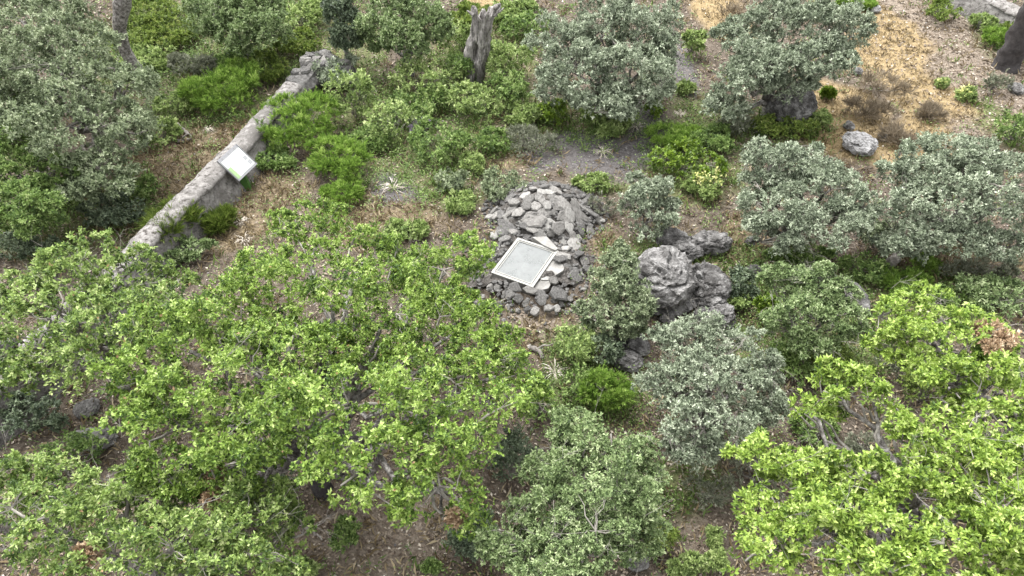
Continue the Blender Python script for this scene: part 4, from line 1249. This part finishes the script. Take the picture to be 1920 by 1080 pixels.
make_tree('oak_tree', 'lime green oak at the right edge with a patch of pinkish withered leaves', 'tree', (1785, 790),
  [(1690,600,70,50,2.6), (1740,560,50,28,2.6), (1780,640,85,55,2.9), (1680,655,50,40,2.4), (1850,640,60,40,2.8), (1880,720,75,55,3.0), (1800,700,60,40,2.9), (1860,810,70,60,2.9), (1930,780,60,70,3.0), (1740,690,50,35,2.6), (1890,880,60,50,3.0), (1800,770,50,38,2.7)],
  'lime', 205, .10, bare=30, extra=[('dead', [(1850,618,26,14,3.1), (1885,640,22,16,3.2), (1860,650,14,12,3.2)])])
HG = 'holm oaks of the thicket'
make_tree('holm_oak', 'large dense grey-green holm oak in the top left corner', 'tree', None,
  [(55,50,90,70,2.6), (122,48,78,58,2.5), (142,118,78,66,2.5), (230,165,80,60,2.2), (80,140,95,80,2.4), (130,230,110,80,2.0), (230,250,75,75,1.6), (190,320,80,60,1.2), (20,20,80,60,2.6)],
  'holm', 211, .17, HG)
make_tree('holm_oak', 'brighter green young oak on the left edge below the big corner holm oak', 'tree', None,
  [(20,190,50,50,1.8), (50,250,55,45,1.7), (30,320,60,50,1.5), (100,320,45,38,1.4), (60,390,75,50,1.2), (130,360,40,35,1.0)], 'green', 212, .10, HG)
make_tree('holm_oak', 'green oak at the top left behind the round broom bush', 'tree', None,
  [(390,25,55,40,1.6), (470,20,65,45,1.6), (440,65,55,40,1.3), (500,55,45,40,1.3)], 'holmg', 213, .10, HG)
make_tree('holm_oak', 'dark narrow grey tree at the top, left of the snag', 'tree', None, [(640,25,34,36,1.8), (645,70,32,38,1.2), (625,0,25,30,1.8)], 'dark', 214, .08, HG)
make_tree('holm_oak', 'rich green oak at the top between the dark grey tree and the snag', 'tree', None,
  [(730,30,50,45,1.8), (790,25,48,45,1.8), (760,75,50,42,1.4), (815,60,35,40,1.4), (700,60,30,40,1.3)], 'holmg', 215, .11, HG)
make_tree('holm_oak', 'big silvery holm oak at top centre right of the snag', 'tree', None,
  [(1055,85,60,50,1.9), (1130,40,65,50,2.2), (1205,50,65,55,2.2), (1090,140,65,55,1.6), (1185,120,75,55,1.8), (1040,165,50,45,1.2), (1130,190,65,40,1.1), (1215,165,50,45,1.3), (1240,100,38,50,1.6)],
  'silver', 216, .14, HG)
make_tree('holm_oak', 'spreading silvery holm oak hanging over the golden dry grass', 'tree', None,
  [(1390,75,55,40,2.0), (1460,40,70,50,2.3), (1540,50,75,50,2.4), (1600,60,42,50,2.2), (1440,110,80,45,1.9), (1540,110,75,42,2.0), (1400,150,65,45,1.5), (1370,200,45,35,.9), (1480,160,50,35,1.4)],
  'silver', 217, .14, HG)
make_tree('holm_oak', 'round silvery holm oak right of the glossy shrub, uphill of the rock outcrop', 'tree', None,
  [(1440,310,62,48,1.7), (1510,300,55,40,1.7), (1560,350,65,50,1.7), (1450,375,75,50,1.5), (1530,420,85,50,1.3), (1440,430,55,45,1.0), (1600,400,45,50,1.3)], 'silver', 218, .12, HG)
make_tree('holm_oak', 'wide silvery holm oak on the right edge below the golden grass', 'tree', None,
  [(1700,320,60,48,1.7), (1780,280,60,45,1.9), (1850,310,65,45,1.9), (1720,390,70,50,1.5), (1810,380,75,60,1.7), (1890,380,60,65,1.8), (1700,450,60,40,1.0), (1790,450,70,40,1.2), (1890,460,60,35,1.1)], 'silver', 219, .13, HG)
make_tree('holm_oak', 'small compact grey-green holm oak standing just right of the stone mound', 'tree', None,
  [(1220,360,46,35,1.0), (1230,400,46,36,.8), (1195,390,38,36,.8), (1215,425,40,26,.6)], 'silver', 220, .06, HG)
make_tree('holm_oak', 'dark grey-green bushy holm oak between the glazed cover and the largest boulder', 'tree', None,
  [(1155,490,36,32,1.2), (1165,530,55,42,1.1), (1190,570,45,42,1.0), (1130,580,55,42,.9), (1150,610,50,32,.7)], 'holm', 221, .07, HG)
make_tree('holm_oak', 'pale silver holm oak in front of the knobbly boulder', 'tree', None,
  [(1290,650,75,55,1.6), (1370,650,65,50,1.6), (1330,720,95,60,1.8), (1260,720,60,55,1.5), (1420,700,45,50,1.4), (1290,790,75,60,1.5), (1370,790,75,60,1.5), (1310,850,70,40,1.2), (1430,770,40,50,1.2)], 'silver', 222, .12, HG, bare=25)
make_tree('holm_oak', 'grey-green holm oak at the bottom centre, between the bright oak and the lime oak', 'tree', None,
  [(1080,810,65,50,2.0), (1140,850,85,60,2.2), (1050,890,75,60,2.1), (1150,930,95,70,2.3), (1040,970,75,50,2.0), (1100,1020,100,60,2.1), (980,1030,75,50,1.8), (1190,900,60,60,1.9), (1190,1000,55,60,1.8), (1060,1075,100,40,2.0)], 'holmg', 223, .13, HG, bare=40)
make_tree('holm_oak', 'pale grey-green young holm oak between the rock outcrop and the lime oak', 'tree', None,
  [(1470,530,50,38,1.3), (1540,540,60,42,1.4), (1510,590,70,45,1.3), (1580,600,45,45,1.2), (1470,600,45,40,1.0), (1540,640,60,35,1.0)], 'holmg', 224, .08, HG, bare=40)

# ------------------------------------------------------------------ shrubs
SH = [  # name, label, cx, cy, rx, ry, foliage, category, flowers
 ('broom_bush', 'round bright green broom bush on the far side of the wall', 418, 172, 74, 48, 'broom'),
 ('broom_bush', 'largest bright green broom bush, spilling over the near side of the wall', 556, 226, 80, 60, 'broom'),
 ('broom_bush', 'bright green broom bush right of the board, below the largest broom', 634, 296, 62, 46, 'broom'),
 ('broom_bush', 'small vivid broom bush just above the crown of the bright oak', 646, 362, 40, 30, 'broom'),
 ('reedy_bush', 'yellow-green reedy tuft leaning on the wall nearest the bright oak', 325, 425, 50, 44, 'reed'),
 ('reedy_bush', 'small green reedy tuft on open ground right of the wall', 414, 415, 28, 22, 'reed'),
 ('low_shrub', 'grey-green low shrub at the foot of the reedy tufts', 350, 468, 50, 24, 'holmg'),
 ('leafy_shrub', 'silvery shrub over the collapsed end of the wall', 625, 135, 48, 38, 'silver'),
 ('leafy_shrub', 'pale green upright shrub right of the collapsed wall end', 660, 185, 44, 52, 'light'),
 ('leafy_shrub', 'wide light green shrub left of the snag foot', 790, 148, 66, 48, 'light'),
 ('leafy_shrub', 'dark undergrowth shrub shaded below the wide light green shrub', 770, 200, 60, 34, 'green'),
 ('leafy_shrub', 'light green shrub between the largest broom and the lilac spikes', 730, 232, 46, 46, 'light'),
 ('leafy_shrub', 'mid green rounded shrub right of the lilac spikes', 822, 270, 56, 40, 'green'),
 ('lavender', 'lilac-grey flower spikes between two green shrubs', 785, 243, 16, 24, 'lilac'),
 ('leafy_shrub', 'pale green shrub directly below the snag', 905, 192, 48, 36, 'light'),
 ('leafy_shrub', 'yellowish light green shrub right of the snag', 952, 115, 46, 42, 'light'),
 ('leafy_shrub', 'green shrub between the snag and the big silvery oak, lower', 965, 165, 40, 32, 'green'),
 ('leafy_shrub', 'bright green shrub at the foot of the big silvery oak, left end', 970, 212, 38, 22, 'light'),
 ('leafy_shrub', 'green upright shrub left of the snag top', 860, 75, 30, 40, 'light'),
 ('leafy_shrub', 'bright green shrub behind the snag top, right', 1000, 50, 45, 30, 'green'),
 ('leafy_shrub', 'pale thin shrub at the top edge above the snag', 960, 18, 40, 22, 'light'),
 ('leafy_shrub', 'bright green weed clump below the big silvery oak, middle', 1040, 215, 28, 24, 'glossy'),
 ('leafy_shrub', 'loose green shrub under the right side of the big silvery oak', 1140, 222, 48, 26, 'light'),
 ('leafy_shrub', 'small bright green bush at the edge of the gravel path', 1230, 207, 17, 17, 'glossy'),
 ('leafy_shrub', 'tiny green bush with white blooms on the gravel path', 1286, 165, 14, 12, 'light'),
 ('leafy_shrub', 'tall pale green shrub between the two silvery oaks at the top', 1300, 85, 22, 44, 'light'),
 ('leafy_shrub', 'grey-green shrub left of the stone mound top', 945, 347, 42, 34, 'holm'),
 ('leafy_shrub', 'small grey-green shrub left of the shrub by the mound', 846, 340, 28, 24, 'holm'),
 ('leafy_shrub', 'small light green weed clump near the small grey-green shrub', 862, 380, 30, 20, 'light'),
 ('leafy_shrub', 'small yellow-green shrub above the small grey-green shrub', 885, 305, 24, 20, 'light'),
 ('grey_shrub', 'feathery grey-green shrub in the middle of the pebble path', 990, 268, 48, 30, 'grey'),
 ('grey_shrub', 'greyish twiggy shrub left of the feathery shrub', 925, 265, 36, 26, 'green'),
 ('broom_bush', 'bright green fine-leaved bush beyond the glossy shrub', 1255, 258, 48, 26, 'broom'),
 ('broom_bush', 'feathery green bush right of the fine-leaved bush', 1330, 262, 45, 24, 'green'),
 ('glossy_shrub', 'glossy vivid green shrub above the small compact holm oak', 1290, 305, 56, 40, 'glossy'),
 ('flowering_shrub', 'shrub with pale yellow blooms below the glossy shrub', 1325, 345, 34, 26, 'light', 'shrub', 'flower'),
 ('grey_shrub', 'grey-green low shrub under the spreading oak, left', 1385, 235, 40, 24, 'grey'),
 ('leafy_shrub', 'yellow-green low shrub in front of the shaded crag', 1480, 240, 52, 22, 'yellow'),
 ('leafy_shrub', 'small upright bright green bush at the golden grass edge', 1552, 175, 10, 20, 'glossy'),
 ('leafy_shrub', 'small rounded green bush right of the shaded crag', 1538, 222, 16, 16, 'light'),
 ('leafy_shrub', 'green bush at the top edge of the spreading oak', 1605, 5, 34, 14, 'broom'),
 ('leafy_shrub', 'olive green bush near the top right wall', 1762, 22, 30, 20, 'yellow'),
 ('leafy_shrub', 'green bush below the far corner wall, left one', 1842, 45, 20, 17, 'light'),
 ('leafy_shrub', 'bright green bush left of the dark leaning trunk', 1868, 72, 24, 18, 'broom'),
 ('leafy_shrub', 'yellow-green bush touching the dark leaning trunk', 1898, 55, 22, 20, 'yellow'),
 ('flowering_plant', 'round clump of pale yellow flowers on the litter slope', 1807, 178, 16, 13, 'light', 'plant', 'flower'),
 ('flowering_plant', 'tiny pale yellow flower clump left of the round one', 1767, 158, 9, 8, 'light', 'plant', 'flower'),
 ('dry_shrub', 'leafless grey-brown twiggy shrub on the golden grass, upper', 1655, 160, 34, 22, 'dry'),
 ('dry_shrub', 'leafless grey-brown twiggy shrub above the small round stone', 1622, 205, 32, 18, 'dry'),
 ('dry_shrub', 'greyish dry shrub right of the mottled stone', 1690, 262, 32, 14, 'dry'),
 ('dry_shrub', 'dry brown tuft on the slope left of the yellow flowers', 1750, 218, 18, 10, 'dry'),
 ('dry_shrub', 'dry grey tuft at the top left of the gold slope', 1365, 25, 20, 18, 'dry'),
 ('leafy_shrub', 'green bush on the right edge above the wide holm oak', 1900, 245, 32, 34, 'green'),
 ('leafy_shrub', 'sparse green weeds above the right edge bush', 1865, 155, 20, 22, 'grey'),
 ('leafy_shrub', 'vivid green bush under the short cracked log', 1690, 530, 40, 26, 'broom'),
 ('leafy_shrub', 'green undergrowth bush left of the short cracked log', 1620, 500, 40, 34, 'green'),
 ('leafy_shrub', 'upright green bush right of the short cracked log', 1735, 495, 22, 22, 'broom'),
 ('leafy_shrub', 'grey-green low bush behind the lime oak at the right edge', 1870, 560, 70, 40, 'holmg'),
 ('leafy_shrub', 'dark green shrub behind the lime oak crown, left of the low bush', 1790, 555, 50, 26, 'green'),
 ('leafy_shrub', 'olive brown-green bush below the pale young holm oak', 1575, 690, 54, 40, 'yellow'),
 ('leafy_shrub', 'green bush between the silver oak and the olive bush', 1490, 670, 48, 44, 'green'),
 ('leafy_shrub', 'tall thin green bush below the pale young holm oak, left', 1440, 580, 24, 34, 'glossy'),
 ('leafy_shrub', 'dark shrub to the right of the rock outcrop', 1385, 535, 28, 46, 'dark'),
 ('leafy_shrub', 'bright weed at the right foot of the knobbly boulder', 1382, 565, 20, 20, 'light'),
 ('leafy_shrub', 'grey-green upright weeds below the dark bushy holm oak', 1085, 648, 38, 46, 'light'),
 ('leafy_shrub', 'dark shrub between the upright weeds and the sloping slab', 1130, 660, 30, 34, 'dark'),
 ('leafy_shrub', 'feathery green bush above the bottom holm oak', 1145, 735, 55, 44, 'broom'),
 ('leafy_shrub', 'light green bush left of the feathery bush', 1090, 720, 36, 40, 'green'),
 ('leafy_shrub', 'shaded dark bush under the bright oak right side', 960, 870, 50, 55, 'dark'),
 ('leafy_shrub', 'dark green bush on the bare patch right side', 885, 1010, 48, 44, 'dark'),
 ('leafy_shrub', 'small dark bush on the left rim of the bare litter patch', 645, 1010, 32, 28, 'green'),
 ('leafy_shrub', 'tiny green weed in the middle of the bare litter patch', 808, 1063, 14, 10, 'green'),
 ('leafy_shrub', 'pale leafy weed at the bottom edge of the bare patch', 570, 1068, 34, 18, 'light'),
 ('leafy_shrub', 'olive bush right of the bottom holm oak', 1235, 1000, 34, 40, 'yellow'),
 ('leafy_shrub', 'small green weeds in the bottom right corner of the holm oak', 1290, 1060, 36, 20, 'light'),
 ('leafy_shrub', 'small sprig plant on litter left of the lime oak', 1340, 1010, 16, 22, 'light'),
 ('leafy_shrub', 'dark green bush in the gap of the lime oak', 1530, 815, 40, 36, 'green'),
 ('leafy_shrub', 'green grassy bush right of the gap in the lime oak', 1660, 865, 26, 24, 'green'),
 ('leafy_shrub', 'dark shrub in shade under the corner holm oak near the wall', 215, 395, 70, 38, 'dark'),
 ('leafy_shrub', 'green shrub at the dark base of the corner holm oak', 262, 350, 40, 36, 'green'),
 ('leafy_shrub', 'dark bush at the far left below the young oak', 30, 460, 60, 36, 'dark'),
 ('grey_shrub', 'grey shrub behind the round broom bush', 360, 122, 46, 22, 'grey'),
 ('low_bush', 'yellow-green bush at the top left beside the crooked trunk', 285, 28, 55, 32, 'yellow'),
 ('low_bush', 'yellow-green bush right of the crooked trunk bend', 300, 72, 62, 28, 'yellow'),
 ('low_bush', 'brighter green bush below the crooked trunk bend', 290, 108, 48, 24, 'light'),
 ('low_bush', 'olive bush between the crooked trunk and the grey shrub', 330, 50, 50, 30, 'yellow'),
 ('low_bush', 'olive bush behind the round broom and right of the grey shrub', 455, 115, 50, 24, 'green'),
 ('low_bush', 'yellow-green bush at the top left of the collapsed wall end', 560, 80, 50, 24, 'yellow'),
 ('low_bush', 'olive bush beyond the wall above the largest broom', 500, 125, 42, 26, 'yellow'),
 ('low_bush', 'yellow-green bush at the top edge left of the dark grey tree', 560, 30, 46, 30, 'light'),
 ('low_bush', 'small grey-green weeds at the left end of the broom', 325, 195, 34, 24, 'light'),
 ('low_bush', 'green shrub in shade behind the snag', 865, 130, 34, 36, 'green'),
 ('low_bush', 'olive undergrowth at the top right of the snag', 900, 30, 46, 24, 'yellow'),
 ('low_bush', 'shaded dark bush on the far left among oak twigs', 60, 775, 60, 40, 'dark'),
 ('low_bush', 'dark green bush under the corner oak, by the dark rock', 120, 850, 60, 36, 'green'),
 ('low_bush', 'dark bush under the bright oak near its trunk', 505, 900, 60, 40, 'dark'),
 ('low_bush', 'brown-green weeds right of the silver oak foot', 1420, 890, 40, 40, 'grey'),
 ('low_bush', 'green weeds in the shade below the round silvery holm oak', 1500, 478, 60, 22, 'green'),
 ('low_bush', 'grey-green weeds between the two silvery oaks on the right', 1650, 440, 34, 40, 'holm'),
 ('low_bush', 'brown feathery weeds below the wide silvery oak', 1830, 500, 60, 24, 'grey'),
 ('low_bush', 'feathery grey tuft at the top right of the stone mound', 1110, 345, 34, 18, 'light'),
 ('low_bush', 'grassy tuft between the stone mound and the small compact holm oak', 1130, 385, 22, 20, 'grey'),
 ('low_bush', 'bright weed patch left of the stone mound foot', 765, 435, 34, 20, 'light'),
 ('low_bush', 'loose green weeds between bright oak and holm at the bottom', 1010, 760, 34, 40, 'green'),
 ('low_bush', 'grey-green weeds by the pale broken branches', 300, 255, 30, 24, 'light'),
 ('low_bush', 'thin green weeds at the near foot of the largest broom', 520, 300, 44, 20, 'green'),
 ('low_bush', 'green undergrowth between the pale upright shrub and the brooms', 690, 262, 34, 24, 'green'),
 ('low_bush', 'olive weeds beside the thin trunk of the right edge lime oak', 1735, 735, 50, 36, 'yellow'),
 ('low_bush', 'greyish weeds on the ground in the lime oak gap', 1625, 835, 40, 28, 'grey'),
 ('low_bush', 'thin weeds on litter right of the bottom holm oak, upper', 1330, 925, 44, 34, 'grey'),
 ('low_bush', 'thin weeds on litter right of the bottom holm oak, lower', 1345, 1050, 24, 18, 'light'),
 ('low_bush', 'brown-grey weeds between the lime oaks', 1710, 690, 50, 34, 'grey'),
]
for i, e in enumerate(SH):
    nm, lb, cx, cy, rx, ry, sp = e[:7]
    make_shrub(nm, lb, cx, cy, rx, ry, sp, i, e[7] if len(e) > 7 else 'shrub', None, e[8] if len(e) > 8 else None)

# ------------------------------------------------------------------ ground cover nobody could count
rg = np.random.default_rng(99)
def scatter(n):
    """points over the ground in view and a margin round it"""
    v = rg.uniform(-60, 1150, n * 3); u = rg.uniform(-120, 2040, n * 3)
    d = np.stack([(u - 960) / FPX, CP - (v - 540) / FPX * SP, -SP - (v - 540) / FPX * CP], 1)
    t = -CAM_H / d[:, 2]
    P = d * t[:, None]
    # even out towards equal ground area, keeping more in the foreground
    w = (t / t.max()) ** 1.6
    k = rg.random(n * 3) < w
    return P[k][:n, 0], P[k][:n, 1], t[k][:n]

def tomb_free(x, y):
    return mound(x, y) < 0.03

def flakes(name, mat, n, size, dens, label, cat, lift=0.012, aspect=.55, tilt=.45):
    x, y, t = scatter(n)
    p = dens(x, y)
    k = (rg.random(len(x)) < p) & tomb_free(x, y)
    x, y, t = x[k], y[k], t[k]; m = len(x)
    L = size * rg.uniform(.6, 1.4, m) * np.maximum(1, t / 14)
    a = rg.uniform(0, 2 * PI, m)
    d = unit(np.stack([np.cos(a), np.sin(a), rg.normal(0, .18, m)], 1))
    nr = unit(np.stack([rg.normal(0, tilt, m), rg.normal(0, tilt, m), np.ones(m)], 1))
    B = np.stack([x, y, terrain(x, y) + lift + rg.uniform(0, .02, m)], 1)
    V, T = leaf_quads(B, d, nr, L, L * aspect, rg, .1)
    g = Geo(); g.add(V, T, None, np.repeat(np.clip(rg.normal(.45, .25, m), 0, 1), 4))
    o = g.build(name, M[mat], None, kind='stuff'); tag(o, label, cat)

def blades(name, mat, n, h, w, dens, label, cat, clump=6, spread=.06, lean=.45):
    x, y, t = scatter(n)
    p = dens(x, y)
    k = (rg.random(len(x)) < p) & tomb_free(x, y)
    x, y, t = x[k], y[k], t[k]
    x = np.repeat(x, clump) + rg.normal(0, spread, len(x) * clump); y = np.repeat(y, clump) + rg.normal(0, spread, len(y) * clump)
    t = np.repeat(t, clump); tone = np.repeat(rg.normal(.45, .18, len(x) // clump), clump); m = len(x)
    H = h * rg.uniform(.5, 1.3, m)
    d = unit(np.stack([rg.normal(0, lean, m), rg.normal(0, lean, m), np.ones(m)], 1))
    a = rg.uniform(0, 2 * PI, m)
    nr = np.stack([np.cos(a), np.sin(a), 0 * a + .3], 1)
    B = np.stack([x, y, terrain(x, y) - .01], 1)
    V, T = leaf_quads(B, d, nr, H, w * np.maximum(1, t / 12), rg, .25)
    g = Geo(); g.add(V, T, None, np.repeat(np.clip(tone + rg.normal(0, .12, m), 0, 1), 4))
    o = g.build(name, M[mat], None, kind='stuff'); tag(o, label, cat)

def mk(x, y, *names):
    r = np.zeros_like(x)
    for nme in names:
        r = np.maximum(r, px_mask(x, y, {"gravel": GRAVEL, "gold": GOLD, "straw": STRAW, "green": GREEN, "bare": BARE}[nme], {"gravel": 31, "gold": 41, "straw": 51, "green": 61, "bare": 71}[nme]))
    return r
flakes('leaf_litter', 'litter', 110000, .06, lambda x, y: .62 + .38 * mk(x, y, 'bare') - .55 * mk(x, y, 'gravel', 'gold') - .3 * mk(x, y, 'straw'), 'brown and bleached fallen leaves strewn over bare soil', 'leaf litter')
flakes('pebbles', 'pebble', 60000, .035, lambda x, y: mk(x, y, 'gravel') * .9 + .03, 'small grey pebbles and chippings on the path', 'gravel', aspect=.8, tilt=.6)
blades('dry_grass', 'straw', 26000, .20, .008, lambda x, y: .85 * mk(x, y, 'straw') + .22 - .15 * mk(x, y, 'gravel'), 'matted straw-coloured dry grass and stalks', 'dry grass', 6, .07, .9)
blades('golden_grass', 'gold', 24000, .10, .009, lambda x, y: .9 * mk(x, y, 'gold') * np.clip(.75 + .8 * fbm2(x, y, .9, 3, 2), 0, 1), 'fine golden dry grass on the upper slope', 'dry grass', 6, .06, .8)
blades('green_grass', 'grass', 22000, .20, .010, lambda x, y: .85 * mk(x, y, 'green') * np.clip(.5 + 1.2 * fbm2(x, y, .8, 23, 2), 0, 1) + .05 - .05 * mk(x, y, 'gravel', 'gold'), 'patchy green grass and herbs between the shrubs', 'grass', 6, .06, .5)

# low leafy herbs in the green hollows
x, y, t = scatter(36000)
p = .75 * mk(x, y, 'green') * np.clip(.5 + 1.2 * fbm2(x, y, .7, 33, 2), 0, 1) + .10 * mk(x, y, 'straw') + .07 - .06 * mk(x, y, 'gold')
p = p * (1 - .85 * mk(x, y, 'bare'))
k = (rg.random(len(x)) < p) & tomb_free(x, y)
x, y, t = x[k], y[k], t[k]
nl = 15; m = len(x) * nl
sz = np.repeat(rg.uniform(.10, .34, len(x)), nl)
bx = np.repeat(x, nl) + rg.normal(0, .5, m) * sz; by = np.repeat(y, nl) + rg.normal(0, .5, m) * sz
bz = terrain(bx, by) + sz * rg.uniform(.05, 1.0, m)
d = unit(np.stack([rg.normal(0, 1, m), rg.normal(0, 1, m), rg.uniform(-.1, .9, m)], 1))
nr = unit(np.stack([rg.normal(0, .5, m), rg.normal(0, .5, m), np.ones(m)], 1))
Ls = .05 * np.maximum(1, np.repeat(t, nl) / 13) * rg.uniform(.6, 1.2, m)
V, T = leaf_quads(np.stack([bx, by, bz], 1), d, nr, Ls, Ls * .42, rg, .1)
g = Geo(); g.add(V, T, None, np.repeat(np.clip(np.repeat(rg.normal(.42, .16, len(x)), nl) + rg.normal(0, .14, m), 0, 1), 4))
tag(g.build('low_herbs', M['green'], None, kind='stuff'), 'low leafy herbs covering the damp hollows', 'herbs')
